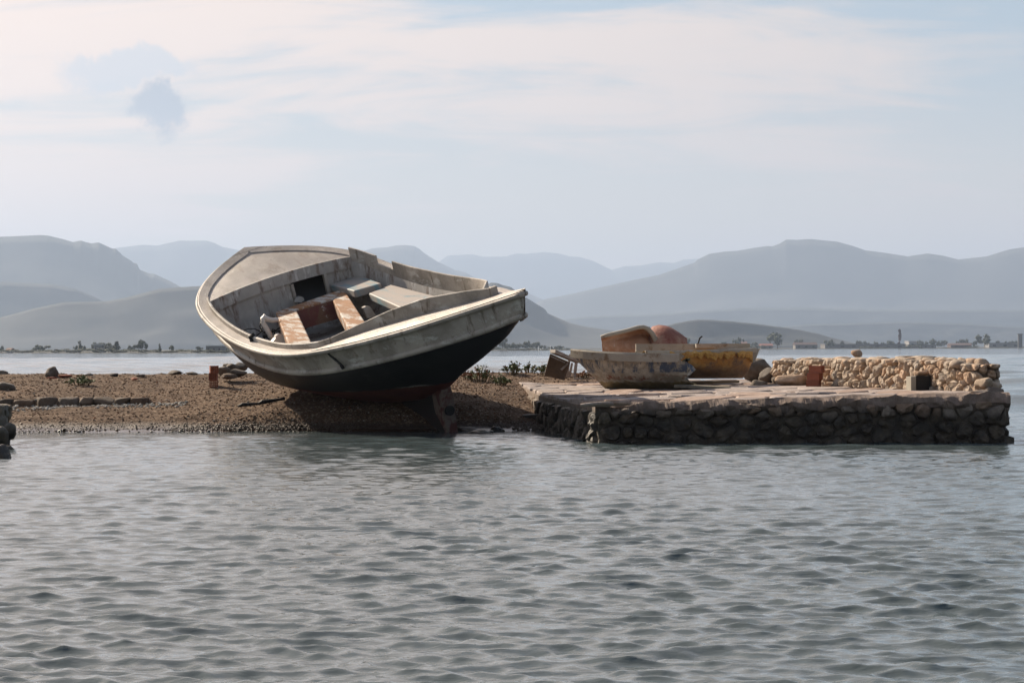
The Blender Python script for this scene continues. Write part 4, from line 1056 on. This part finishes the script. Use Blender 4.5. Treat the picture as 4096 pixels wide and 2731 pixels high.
# quay corner at the left picture edge
quay = thing('quay_corner', 'dark mossy stone quay corner cut off by the left picture edge', 'quay')
M_MOSS = mat_stone('mossy_quay', (.22, .20, .17), (.17, .155, .13), (.06, .055, .04), tide=.20)
qa = at_z(30, 1030, 0)
qy = .85 / ((1028 - 805.5) * sc_(1)); 
x1 = at_y(27, 1000, 22.2).x
x1 -= .04
MB().prism([(x1 - 2.0, 22.32, -.5), (x1 - .05, 22.32, -.5), (x1 - .18, 23.1, -.5), (x1 - 2.0, 23.1, -.5)], (0, 0, .86)).build('mortar_core', M_MOSS, quay)
face_stones((x1 - 2.0, 22.28), (x1 - .06, 22.28), lambda t: -.14, lambda t: .37, 26, .2, .05, M_MOSS, quay, 51)
face_stones((x1 - .05, 22.3), (x1 - .18, 23.1), lambda t: -.14, lambda t: .37, 10, .2, .03, M_MOSS, quay, 52)
for (px, py, y, sx, sz) in ((5, 1000, 21.9, .07, .10), (12, 1035, 21.6, .09, .05), (24, 985, 22.15, .06, .10)):
    p = at_y(px, py, y); V_, F_ = rock_mesh(int(px) + 400, 2, .3); np_mesh('stone', V_ * np.array([sx, sx, sz]) + np.array([p.x, y, p.z]), F_, M_MOSS, quay)
p = at_z(5, 1052, 0); rock('black rock awash at the bottom of the quay corner', (p.x, p.y, .0), (.09, .09, .10), M_DARKROCK)
# driftwood on the ledge
pts = [at_z(x, y, .2) for x, y in ((572, 936), (590, 934), (612, 937), (640, 932), (668, 934), (690, 931))]
o = MB().tube([(p.x, 27.0 + .02 * i_, bank_z(p.x, 27.0 + .02 * i_) + .02 + .012 * (i_ % 2)) for i_, p in enumerate(pts)], [.010, .022, .014, .026, .016, .02], 7).build('driftwood', M_BLACK)
tag(o, 'thin black piece of driftwood on the sand ledge below the hull', 'driftwood')
# shoreline cobbles: one group, copies of a few shapes
protos = []
for k in range(5):
    V_, F_ = rock_mesh(900 + k, 2, .28); me = np_mesh('cobble', V_, F_, M_DARKROCK, smooth=True); protos.append(me)
rs = np.random.default_rng(71); kk = 0
def cobble(x, y, sx, sz, lab, grp):
    global kk
    src = protos[kk % 5]
    o = src if kk < 5 else src.copy()
    if kk >= 5: COL.objects.link(o)
    kk += 1
    o.location = (x, y, max(bank_z(x, y), -.01) + sz * .35); o.scale = (sx, sx * rs.uniform(.7, 1), sz); o.rotation_euler = (0, 0, rs.uniform(0, 6.28))
    tag(o, lab, 'stone', grp)
for k in range(48):
    px = rs.uniform(35, 700); x = at_y(px, 990, 26.1).x; y = 26.1 + rs.normal(-.03, .13)
    sx = rs.uniform(.010, .024) * (1.5 if rs.random() < .15 else 1)
    cobble(x, y, sx, sx * rs.uniform(.45, .8), 'small wet dark cobble at the edge of the water on the bank', 'wet cobbles along the waterline')

# ------------------------------------------------------------------ loose gravel (uncountable)
def scatter(name, n, fx, fy, smin, smax, mat, seed, label):
    rs = np.random.default_rng(seed); base = [rock_mesh(700 + k, 1, .35) for k in range(6)]
    Vs, Fs, off = [], [], 0
    for k in range(n):
        x, y = fx(rs), fy(rs); z = bank_z(x, y)
        if z < -.03: continue
        V_, F_ = base[k % 6]; s_ = smin + (smax - smin) * rs.random()**3
        a = rs.uniform(0, 6.28); ca, sa = math.cos(a), math.sin(a)
        W_ = V_ * np.array([s_, s_ * rs.uniform(.6, 1), s_ * rs.uniform(.4, .75)])
        W_ = np.stack([W_[:, 0] * ca - W_[:, 1] * sa + x, W_[:, 0] * sa + W_[:, 1] * ca + y, W_[:, 2] + z + s_ * .2], -1)
        Vs.append(W_); Fs.append(F_ + off); off += len(V_)
    o = np_mesh(name, np.vstack(Vs), np.vstack(Fs), mat, kind='stuff'); tag(o, label, kind='stuff')
def mat_pebbles():
    m, nt, b = new_mat('mixed_pebbles')
    ge = nt.n.new('ShaderNodeNewGeometry'); sp = nt.n.new('ShaderNodeSeparateXYZ'); nt.link(ge.outputs['Position'], sp.inputs[0])
    ri = ge.outputs['Random Per Island']
    cr = nt.n.new('ShaderNodeValToRGB'); cr.color_ramp.interpolation = 'CONSTANT'; nt.link(ri, cr.inputs[0])
    cs = [(.0, (.11, .064, .039)), (.25, (.15, .102, .068)), (.45, (.08, .048, .031)), (.6, (.19, .142, .102)), (.75, (.125, .07, .041)), (.93, (.33, .29, .25)), (.98, (.18, .07, .04))]
    cr.color_ramp.elements[0].position = 0; cr.color_ramp.elements[0].color = (*cs[0][1], 1); cr.color_ramp.elements[1].position = cs[1][0]; cr.color_ramp.elements[1].color = (*cs[1][1], 1)
    for p_, c_ in cs[2:]: e_ = cr.color_ramp.elements.new(p_); e_.color = (*c_, 1)
    wet = nt.math('SUBTRACT', 1.0, nt.ramp(sp.outputs['Z'], .06, .13), clamp=True)
    col = nt.mix(wet, cr.outputs[0], nt.mix(1.0, cr.outputs[0], (.33, .31, .29), 'MULTIPLY')); setc(nt, b, col)
    nt.link(nt.math('SUBTRACT', .9, nt.math('MULTIPLY', wet, .50)), b.inputs['Roughness']); nt.link(nt.math('MULTIPLY_ADD', wet, .3, .06), b.inputs['Specular IOR Level'])
    return m
M_PEB = mat_pebbles()
scatter('gravel', 24000, lambda r: r.uniform(-7.6, 1.2), lambda r: 26.15 + 5.6 * r.random()**1.25, .004, .019, M_PEB, 5, 'loose brown and grey gravel covering the bank')
scatter('shingle', 5200, lambda r: -3.6 + 3.9 * r.random()**.8, lambda r: 26.08 + abs(r.normal(0, .20)), .005, .019, M_PEB, 6, 'wet dark shingle along the waterline of the bank')
scatter('white_shingle', 500, lambda r: r.uniform(-6.4, -3.6), lambda r: 27.75 + r.normal(0, .09), .012, .035, mat_wear('pale_shingle', (.34, .32, .29), [], .8), 8, 'pale shingle strewn in front of the stone kerb')

# ------------------------------------------------------------------ plants
M_LEAF = mat_wear('succulent_green', (.085, .115, .035), [((.15, .16, .05), 6, .45, .65, None)], .6, coord='Object')
M_LEAFR = mat_wear('rusty_dry_leaf', (.24, .105, .045), [((.15, .13, .05), 6, .5, .65, None)], .7)
M_STEM = mat_wear('plant_stem', (.12, .09, .045), [], .7)
def plant(label, x, y, w_, d_, h_, nst, seed, red=.3, name='shore_plant', sprawl=False):
    rs = np.random.default_rng(seed); z = bank_z(x, y) if x < 0.1 or y > 31 else max(bank_z(x, y), .3)
    t = thing(name, label, 'plant', (x, y, z), 0, 'succulent shore plants')
    st = MB(); lv, lf = [], []; rv, rf = [], []
    for k in range(nst):
        a = rs.uniform(0, 6.28); r_ = rs.random()**.6; bx_, by_ = math.cos(a) * r_ * w_ * .25, math.sin(a) * r_ * d_ * .25
        tip = Vector((math.cos(a) * r_ * w_ * .5, math.sin(a) * r_ * d_ * .5, h_ * (1.05 - .75 * r_**1.5) * rs.uniform(.6, 1.1)))
        if sprawl: tip.z *= .8
        b0 = Vector((bx_, by_, -.01)); mid = b0.lerp(tip, .5) + Vector((0, 0, .03))
        st.tube([b0, mid, tip], [.004, .0035, .002], 4)
        isr = rs.random() < red; V_, F_ = (rv, rf) if isr else (lv, lf)
        for q in range(14):
            u = rs.uniform(.3, 1.05); c = b0.lerp(mid, min(u * 2, 1)) if u < .5 else mid.lerp(tip, (u - .5) * 2)
            dv = Vector((rs.normal(), rs.normal(), rs.uniform(-.1, 1.1))).normalized(); sd_ = dv.cross(Vector((rs.normal(), rs.normal(), rs.normal()))).normalized()
            l = rs.uniform(.022, .045) * (h_ / .2)**.4; wv = l * .26; i_ = len(V_)
            V_ += [tuple(c), tuple(c + dv * l * .5 + sd_ * wv), tuple(c + dv * l), tuple(c + dv * l * .5 - sd_ * wv)]; F_.append((i_, i_ + 1, i_ + 2, i_ + 3))
    st.build('stems', M_STEM, t)
    if lf: mesh_obj('leaves', lv, lf, M_LEAF, t)
    if rf: mesh_obj('dry_leaves', rv, rf, M_LEAFR, t)
    return t
p = at_y(186, 884, 29.6); plant('sprawling green succulent alone on the left bank', p.x, 29.6, .40, .35, .13, 42, 1, 0, sprawl=True)
for k, (px, py, y, w_, h_, red, lab) in enumerate(((1105, 878, 30.2, .42, .20, .45, 'tall rusty green plant right under the stern counter'), (1150, 882, 29.6, .26, .13, .1, 'bright green plant left of the jetty edge'), (1180, 872, 31.2, .34, .15, .15, 'bushy green plant at the back left corner of the jetty'),
        (1215, 868, 31.6, .34, .11, .2, 'low green plant between jetty and cabinet'), (1252, 868, 31.0, .30, .14, .25, 'green plant at the left foot of the cabinet'), (1290, 868, 30.9, .26, .15, .6, 'rusty plant in front of the tipped cabinet'), (1340, 876, 30.6, .26, .09, 1, 'dry brown plant tuft beside the dinghy bow'), (1075, 880, 30.4, .22, .10, .7, 'dry reddish plant low under the stern counter'))):
    p = at_y(px, py, y); t = plant(lab, p.x, y, w_, .4, h_, 30, 40 + k, red)
    t.location.z = max(t.location.z, p.z - .02)

# ------------------------------------------------------------------ far shore, trees, buildings
M_LAND = mat_wear('dry_shore_grass', (.030, .029, .020), [((.02, .023, .014), .02, .45, .6, None)], .95, .3, .0, .1, vscale=.01)
SH = [(-400, 760), (0, 756), (300, 660), (500, 600), (800, 800), (1150, 980), (1640, 1230), (2352, 1400), (2750, 1450)]
def shore_d(px): return float(np.interp(px, [a for a, _ in SH], [b for _, b in SH]))
rows = [[], [], [], []]
for px in np.linspace(-400, 2750, 60):
    d = shore_d(px) * (1 + .012 * nz(px * .02, 0)); dr_ = ray(px, 800); a = Vector((dr_.x / dr_.y, 1, 0))
    for k, (dd, z) in enumerate(((d, -.1), (d + 4, .12), (d + 150, .45), (14500, 3))): p = a * dd; rows[k].append((p.x, p.y, z))
m = MB().loft(rows); tag(m.build('far_shore', M_LAND), 'low grassy far shore across the water', kind='structure')
def mat_foliage(name, a, b_):
    m, nt, b = new_mat(name); ge = nt.n.new('ShaderNodeNewGeometry')
    setc(nt, b, nt.mix(ge.outputs['Random Per Island'], a, b_)); b.inputs['Roughness'].default_value = .8; return m
M_TREE = mat_foliage('olive_foliage', (.035, .045, .022), (.085, .095, .045)); M_CYP = mat_foliage('brown_cypress', (.09, .055, .045), (.15, .09, .07)); M_TRUNK = mat_wear('bark', (.09, .07, .05), [], .9)
def crown_mesh(name, kind, seed):
    rs = np.random.default_rng(seed); V_, F_ = [], []
    ncl = 17 if kind == 'round' else 11; cl = []
    for k in range(ncl):
        if kind == 'round': c = np.array([rs.normal(0, .24), rs.normal(0, .24), rs.uniform(.42, .92)]); r_ = rs.uniform(.14, .26)
        elif kind == 'bush': c = np.array([rs.uniform(-.42, .42), rs.normal(0, .2), rs.uniform(.15, .75) * (1 - .3 * abs(rs.normal(0, .4)))]); r_ = rs.uniform(.14, .25)
        else: z = rs.uniform(.12, .95); c = np.array([rs.normal(0, .03), rs.normal(0, .03), z]); r_ = .13 * (1 - abs(z - .35) * 1.05) + .02
        cl.append((c, r_))
    for c, r_ in cl:
        for q in range(26 if kind != 'tall' else 16):
            d = rs.normal(size=3); d /= np.linalg.norm(d); p = c + d * r_ * rs.uniform(.5, 1.05); n_ = rs.normal(size=3); n_ /= np.linalg.norm(n_); a = np.cross(n_, d); a /= np.linalg.norm(a) + 1e-6; b2 = np.cross(n_, a); s_ = rs.uniform(.035, .08)
            i_ = len(V_); V_ += [p - a * s_, p - b2 * s_ * .7, p + a * s_, p + b2 * s_ * .7]; F_.append((i_, i_ + 1, i_ + 2, i_ + 3))
        # dense heart of the clump
        Vi, Fi = ICO1; i_ = len(V_); V_ += [c + v * r_ * .72 for v in Vi]; F_ += [tuple(int(k) + i_ for k in f) for f in Fi]
    me = bpy.data.meshes.new(name); me.from_pydata([tuple(map(float, v)) for v in V_], [], F_); me.materials.append(M_CYP if kind == 'spire' else M_TREE); me.update(); return me
CROWNS = {k: [crown_mesh('crown', k, 60 + i_ * 7 + len(k)) for i_ in range(3)] for k in ('round', 'bush', 'tall', 'spire')}
_tm = MB().tube([(0, 0, -.05), (.01, 0, .3), (0, .01, .6)], [.035, .028, .015], 6); _to = _tm.build('trunk', M_TRUNK); TRUNK = _to.data; bpy.data.objects.remove(_to)
tcount = 0
ORD = 'first second third fourth fifth sixth seventh eighth ninth tenth eleventh twelfth thirteenth fourteenth fifteenth sixteenth seventeenth eighteenth nineteenth twentieth last'.split()
def tree(kind, px, y_top, wpx, extra, label, group=None, ybase=None):
    """px, pixel of the crown top, width in layout px, metres behind the waterline"""
    global tcount
    d = shore_d(px) + extra; top = at_y(px, y_top, d); base = .12; h = top.z - base; wv = wpx * sc_(d)
    t = thing('cypress_tree' if kind in ('spire', 'tall') else 'bush' if kind == 'bush' else 'tree', label, 'bush' if kind == 'bush' else 'tree', (top.x, d, base), (tcount * 1.7) % 6.28 if kind != 'bush' else 0, group)
    c = bpy.data.objects.new('crown', CROWNS[kind][tcount % 3]); COL.objects.link(c); c.parent = t
    k_ = .78 if kind == 'round' else 1.0 if kind == 'bush' else .26
    c.scale = (wv / k_, wv / k_, h / 1.02)
    tr = bpy.data.objects.new('trunk', TRUNK); COL.objects.link(tr); tr.parent = t; tr.scale = (h * .9, h * .9, h * .8)
    tcount += 1
G = 'hazy trees on the far left shore'; G2 = 'trees on the far shore right of the boat'; G3 = 'trees on the far right shore'
A1 = 'small hazy tree in the row on the far shore left of the boat'; A2_ = 'hazy tree in the dense clump on the far shore between boat and dinghy'; A3 = 'small hazy tree in the thin row on the far shore right of the dinghy'
tree('round', 90, 793, 22, 10, 'round lone tree on the far left shore'); tree('tall', 184, 782, 11, 20, 'pointed tree tallest in the left shore row'); tree('tall', 269, 782, 14, 10, 'thick pointed tree right of the white roof'); tree('round', 324, 782, 20, 10, 'round topped tree on the left shore with bare trunk')
tree('tall', 367, 788, 6, 10, 'thin single cypress on the left shore'); tree('round', 396, 794, 11, 14, 'small tree right of the thin cypress')
for k_, (px, yt, wv) in enumerate(sorted(((3, 795, 12), (22, 800, 14), (215, 786, 8), (225, 788, 22), (250, 788, 14), (255, 792, 16), (300, 794, 14), (415, 802, 14), (458, 796, 10), (192, 795, 12), (175, 794, 8), (285, 802, 12), (520, 798, 12)))): tree('round', px, yt, wv, 25, ORD[k_] + ' small hazy tree from the left in the far shore row left of the boat', G)
for k_, (px, wv, yt) in enumerate(sorted(((20, 60, 801), (60, 50, 800), (110, 50, 801), (140, 50, 799), (170, 46, 798), (205, 50, 797), (240, 60, 797), (275, 50, 799), (310, 50, 800), (345, 50, 801), (390, 56, 801), (430, 60, 801), (470, 50, 801), (510, 50, 801)))): tree('bush', px, yt, wv, 6, ORD[k_] + ' low grey green bush from the left along the left far shore', 'bushes on the left far shore')
tree('round', 1154, 776, 11, 20, 'tall uneven tree rising above the clump near the stern'); tree('bush', 1410, 785, 26, 120, 'wide dark grove behind the dinghy on the far shore')
for k_, (px, yt, wv) in enumerate(sorted(((1135, 794, 14), (1143, 797, 16), (1163, 790, 14), (1176, 788, 15), (1190, 790, 16), (1205, 786, 14), (1213, 784, 12), (1225, 787, 12), (1232, 786, 12), (1246, 793, 12), (1120, 800, 14), (1268, 796, 18), (1285, 794, 14)))): tree('round', px, yt, wv, 20, ORD[k_] + ' hazy tree from the left in the far shore clump between boat and dinghy', G2)
for k_, (px, wv, yt) in enumerate(sorted(((1150, 60, 798), (1200, 60, 797), (1240, 40, 799), (1290, 50, 798), (1110, 40, 801)))): tree('bush', px, yt, wv, 5, ORD[k_] + ' dark bush from the left below the tree clump by the stern', 'bushes below the tree clump')
tree('round', 1786, 766, 33, 30, 'big round dark tree alone on the far right shore'); tree('round', 2262, 769, 24, 25, 'dense dark tree beside the long shed on the right'); tree('spire', 2066, 755, 8, 60, 'tall thin brown pointed cypress on the right shore')
tree('round', 1696, 776, 16, 60, 'bushy tree left of the big round tree'); tree('round', 1908, 781, 14, 60, 'flat topped tree above the grey wall'); tree('round', 1580, 776, 8, 40, 'small tree just right of the red shell')
for k_, (px, yt, wv) in enumerate(sorted(((1832, 780, 14), (1934, 784, 8), (1970, 783, 8), (1972, 783, 10), (1988, 784, 10), (2010, 785, 8), (2030, 786, 8), (2048, 783, 16), (2112, 782, 10), (2125, 784, 12), (2143, 779, 12), (2155, 783, 9), (2168, 782, 16), (2206, 780, 12), (2219, 780, 15), (2240, 782, 10), (2290, 783, 10), (2312, 784, 10), (2328, 783, 14), (1660, 785, 12), (1735, 786, 14)))): tree('round', px, yt, wv, 220, ORD[k_] + ' small hazy tree from the left in the far shore row right of the dinghy', G3)
for k_, (px, wv, yt) in enumerate(sorted(((1720, 40, 790), (1745, 30, 791), (1860, 40, 793), (1990, 30, 793), (2085, 26, 790), (2105, 26, 790), (2230, 40, 792), (2020, 40, 796), (2180, 40, 797), (1650, 40, 791), (2300, 40, 796)))): tree('bush', px, yt, wv, 25, ORD[k_] + ' pale green bush from the left on the grassy right shore', 'bushes on the right far shore')
# buildings
def building(name, label, px0, px1, ytop, ybot, extra, wallc, roofc, gable=False, wins=0, depth=14, chim=False):
    pm = (px0 + px1) / 2; d = shore_d(pm) + extra; a, b_ = at_y(px0, ytop, d), at_y(px1, ytop, d); h = a.z - .15; wv = b_.x - a.x
    t = thing(name, label, 'building', ((a.x + b_.x) / 2, d, .15))
    wh = h * (.62 if gable else .88)
    MB().box((0, depth / 2, wh / 2), wv, depth, wh).build('wall', mat_wear('render_' + name, wallc, [], .9), t)
    r_ = MB()
    if gable: r_.prism([(-wv / 2 - .3, -.5, wh), (-wv / 2 - .3, depth + .5, wh), (-wv / 2 - .3, depth / 2, h)], (wv + .6, 0, 0))
    else: r_.box((0, depth / 2, wh + h * .06), wv + .5, depth + .6, h * .12)
    r_.build('roof', mat_wear('roof_' + name, roofc, [], .8), t)
    for k in range(wins): MB().box((-wv / 2 + wv * (k + .5) / wins, -.03, wh * .5), wv / wins * .3, .1, wh * .4).build('window', M_DARKWOOD, t)
building('shed', 'low white roofed shed among trees on the left shore', 215, 233, 790, 800, 22, (0.248, 0.242, 0.231), (0.525, 0.517, 0.503), False, 2, 8)
building('shed', 'long low building with white roof left of the bow', 473, 510, 793, 803, 15, (0.165, 0.160, 0.154), (0.562, 0.555, 0.540), False, 3, 8)
building('house', 'tiny white house at the far left shore', 15, 23, 799, 806, 12, (0.465, 0.450, 0.427), (0.165, 0.088, 0.061), True, 1, 6)
building('barn', 'dark roofed barn right of the big round tree', 1827, 1877, 786, 799, 25, (0.182, 0.171, 0.160), (0.055, 0.028, 0.025), True, 3, 12)
building('house', 'low red roofed house left of the big round tree', 1748, 1775, 789, 797, 60, (0.220, 0.204, 0.187), (0.165, 0.050, 0.033), True, 2, 10)
building('warehouse', 'very long grey wall of a warehouse on the right shore', 1895, 2080, 790, 801, 55, (0.149, 0.138, 0.129), (0.132, 0.118, 0.110), False, 7, 20)
building('warehouse', 'second long dark roofed warehouse right of the cypress', 2086, 2150, 791, 800, 45, (0.165, 0.154, 0.143), (0.072, 0.063, 0.061), False, 4, 14)
building('barn', 'red brown barn left of the dense dark tree', 2184, 2232, 788, 798, 40, (0.110, 0.077, 0.069), (0.094, 0.055, 0.050), True, 2, 12)
building('shed', 'long pale shed at the right picture edge', 2272, 2345, 787, 799, 60, (0.231, 0.226, 0.220), (0.275, 0.270, 0.259), False, 3, 16)
building('house', 'small house with pale wall above the yellow boat', 1700, 1716, 784, 795, 90, (0.303, 0.275, 0.253), (0.143, 0.072, 0.055), True, 1, 8)
building('warehouse', 'pale distant hall above the shore wall', 2088, 2118, 783, 791, 420, (0.275, 0.264, 0.248), (0.303, 0.292, 0.275), False, 2, 20)
d = shore_d(2343) + 40; a = at_y(2343, 768, d)
t = thing('water_tower', 'dark square tower at the right picture edge', 'tower', (a.x, d, .4))
MB().box((0, 0, (a.z - .4) / 2), 9.5 * sc_(d) , 1.6, a.z - .4).build('shaft', mat_wear('dark_concrete', (.10, .095, .095), [], .9), t)
MB().box((0, 0, a.z - .2), 11.5 * sc_(d), 2.0, .5).build('cap', mat_wear('dark_concrete_cap', (.09, .085, .085), [], .9), t)
M_WHITE = mat_wear('white_paint', (.80, .79, .77), [], .6)
for k, (px, py, hpx, lab) in enumerate(((1237, 799, 9, 'white post in the water left of the cabinet'), (1264, 799, 9, 'white post in the water just above the cabinet'))):
    d = 700; a = at_y(px, py - hpx / 2, d); b_ = at_y(px, py + hpx / 2, d)
    o = MB().tube([(a.x, d, -.3), (a.x, d, a.z)], .09, 8).build('marker_post', M_WHITE); tag(o, lab, 'post')
for k, (px, py, lab) in enumerate(((1242, 802, 'small white buoy low beside the left white post'), (1246.5, 800, 'white buoy between the two white posts'), (1271, 799, 'white buoy right of the second white post'))):
    d = 690; a = at_y(px, py, d); V_, F_ = ICO2
    o = np_mesh('buoy', V_ * np.array([.17, .17, .2]) + np.array([a.x, d, max(a.z, .1)]), F_, M_WHITE, smooth=True); tag(o, lab, 'buoy')
# gull resting on the water by the bow, small dark waterbird at the left
def bird(name, label, px, py, d, L_, c, rz):
    a = at_z(px, py, .0) if d is None else at_y(px, py, d); t = thing(name, label, 'bird', (a.x, a.y, 0.02), rz)
    V_, F_ = ICO2; W_ = V_ * np.array([.5, .22, .2]) * L_; W_[:, 2] += L_ * .12 + .10 * L_ * (V_[:, 0] < -.5); np_mesh('body', W_, F_, c, t, smooth=True)
    MB().tube([(.30 * L_, 0, .18 * L_), (.42 * L_, 0, .38 * L_), (.46 * L_, 0, .46 * L_)], [.10 * L_, .08 * L_, .075 * L_], 8).tube([(.44 * L_, 0, .47 * L_), (.54 * L_, 0, .45 * L_)], [.10 * L_, .06 * L_], 8).build('head', c, t, smooth=True)
    MB().tube([(.53 * L_, 0, .45 * L_), (.68 * L_, 0, .42 * L_)], [.035 * L_, .01 * L_], 6).build('beak', M_BROWN, t)
    MB().prism([(.2 * L_, .2 * L_, .28 * L_), (-.55 * L_, .10 * L_, .30 * L_), (-.3 * L_, .23 * L_, .12 * L_)], (0, .02 * L_, 0)).build('wing', c, t)
bird('gull', 'white gull floating on the water left of the bow', 536, 828, None, .34, M_WHITE, R(150)); bird('duck', 'tiny dark water bird behind the crest of the left bank', 315, 852, 38, .3, mat_wear('dark_feathers', (.05, .045, .04), [], .7), R(20))

# ------------------------------------------------------------------ mountains
def mat_hill(name, a, b_, c_):
    m, nt, b = new_mat(name); tc = nt.n.new('ShaderNodeTexCoord'); vec = tc.outputs['Object']
    col = nt.mix(nt.ramp(nt.noise(vec, .006, 8, .65), .4, .62), a, b_); col = nt.mix(nt.ramp(nt.noise(vec, .012, 8, .7), .66, .74), col, c_)
    setc(nt, b, col); b.inputs['Roughness'].default_value = .95; return m
M_HILL = mat_hill('scrub_slopes', (.022, .026, .022), (.036, .038, .032), (.085, .075, .062))
def ridge(label, d, pts, seed, mat=M_HILL, rough=.012, front=1.45, ext=True):
    xs_ = np.array([p[0] for p in pts], float); ysx = np.array([p[1] for p in pts], float)
    pxs = np.linspace(xs_[0], xs_[-1], 420); yy = np.interp(pxs, xs_, ysx); rows = [[] for _ in range(22)]; hmax = 0
    cr = [at_y(px, py, d) for px, py in zip(pxs, yy)]; hmax = max(c.z for c in cr)
    rs_ = seed * 13.7
    hz_ = np.array([max(c.z, 1.0) for c in cr]); kk_ = np.ones(41) / 41; hs_ = np.convolve(np.pad(hz_, 20, mode='edge'), kk_, mode='valid')
    for c, hsm in zip(cr, hs_):
        h = max(c.z, 1.0); h += h * rough * nz(c.x / (hmax * .35), rs_, 0, 5)
        for k in range(22):
            if k < 16: t = k / 15.0; y = d - (1 - t) * hmax * front; z = (hsm + (h - hsm) * t**5) * (t**1.12); z += h * math.sin(math.pi * t) * (.10 * nz(c.x / (hmax * 1.6), t * 2.2, rs_, 3) + .018 * nz(c.x / (hmax * .45), t * 4.0, rs_ + 5, 4))
            else: t = (k - 15) / 6.0; y = d + t * hmax * 2.4; z = h * (1 - t)**1.1
            rows[k].append((c.x * (y / d), y, max(z, -2) if k not in (0, 21) else -3))
    o = MB().loft(rows).build('mountain', mat, smooth=True); o.name = 'mountain'; tag(o, label, kind='structure')
ridge('dark near ridge running behind the boat', 3000, [(-300, 760), (0, 729), (73, 710), (146, 694), (244, 692), (293, 683), (366, 663), (440, 658), (560, 650), (760, 640), (950, 632), (1060, 640), (1118, 652), (1130, 649), (1142, 650), (1155, 655), (1173, 659), (1185, 668), (1204, 681), (1252, 710), (1258, 720), (1310, 742), (1345, 750), (1385, 756), (1419, 761), (1480, 776), (1560, 796)], 1, rough=.006)
ridge('rounded shoulder in front of the left mountain', 4000, [(-400, 655), (0, 647), (73, 650), (122, 653), (171, 663), (220, 683), (290, 720), (340, 790)], 2, rough=.004)
ridge('broad left mountain with craggy right shoulder', 5200, [(-500, 575), (-200, 552), (0, 544), (93, 540), (110, 541), (147, 550), (168, 556), (182, 553), (188, 553), (196, 556), (210, 559), (218, 558), (227, 557), (240, 563), (251, 568), (258, 571), (266, 571), (272, 578), (277, 581), (280, 586), (303, 600), (306, 604), (315, 605), (320, 619), (342, 628), (354, 629), (391, 646), (413, 658), (520, 710), (640, 790)], 3, rough=.0)
ridge('pale far mountain left of the bow', 10000, [(0, 640), (140, 600), (269, 569), (327, 562), (361, 564), (390, 557), (413, 552), (474, 553), (490, 558), (513, 568), (549, 575), (640, 610), (800, 680), (900, 790)], 4, rough=.004)
ridge('pale blue peak behind the coaming', 8300, [(560, 700), (700, 622), (831, 578), (855, 570), (889, 568), (910, 564), (930, 563), (951, 565), (962, 571), (975, 582), (1006, 602), (1043, 619), (1070, 626), (1105, 645), (1150, 658), (1207, 671), (1248, 688), (1400, 790)], 5, rough=.003)
ridge('palest far range in the middle', 12500, [(880, 680), (1006, 602), (1029, 587), (1084, 584), (1111, 590), (1163, 589), (1175, 585), (1187, 582), (1207, 583), (1248, 579), (1282, 582), (1310, 589), (1330, 590), (1364, 600), (1405, 620), (1436, 611), (1470, 610), (1515, 602), (1549, 604), (1570, 596), (1608, 594), (1720, 600), (1900, 650), (2100, 780)], 6, rough=.0)
ridge('great right mountain with a flat stepped summit', 6900, [(1180, 720), (1248, 688), (1317, 674), (1436, 647), (1515, 631), (1550, 619), (1596, 603), (1601, 597), (1629, 583), (1663, 578), (1694, 576), (1734, 569), (1762, 565), (1774, 566), (1792, 559), (1806, 550), (1830, 551), (1861, 549), (1922, 555), (1959, 565), (1987, 575), (2028, 580), (2085, 589), (2130, 582), (2164, 587), (2201, 596), (2266, 589), (2317, 573), (2352, 568), (2500, 560), (2800, 620)], 7, rough=.0)
ridge('low hazy foothills below the right mountain', 5600, [(1240, 760), (1290, 735), (1350, 727), (1500, 722), (1700, 708), (1850, 707), (2000, 712), (2352, 712), (2700, 720)], 8, rough=.01)
ridge('flat hazy ridge behind the right shore', 4400, [(1500, 780), (1750, 755), (1850, 746), (2061, 740), (2198, 743), (2352, 752), (2700, 760)], 9, rough=.01)
ridge('small wooded hill behind the red shell', 2300, [(1400, 788), (1440, 772), (1480, 760), (1510, 752), (1550, 743), (1575, 738), (1602, 734), (1639, 735), (1704, 740), (1755, 746), (1823, 755), (1878, 766), (1905, 774), (1925, 779), (1990, 795)], 10, rough=.012)

# ------------------------------------------------------------------ haze
m = bpy.data.materials.new('haze_air'); m.use_nodes = True; nt = NT(m.node_tree); nt.n.clear()
out = nt.n.new('ShaderNodeOutputMaterial'); pv = nt.n.new('ShaderNodeVolumePrincipled'); nt.link(pv.outputs[0], out.inputs['Volume'])
pv.inputs['Color'].default_value = (.475, .605, .83, 1); pv.inputs['Density'].default_value = 1.6e-4; pv.inputs['Anisotropy'].default_value = 0.25
hz = MB().box((0, 7000, 280), 13000, 16000, 580).build('haze', m); tag(hz, 'thin blue haze over the bay', kind='stuff')
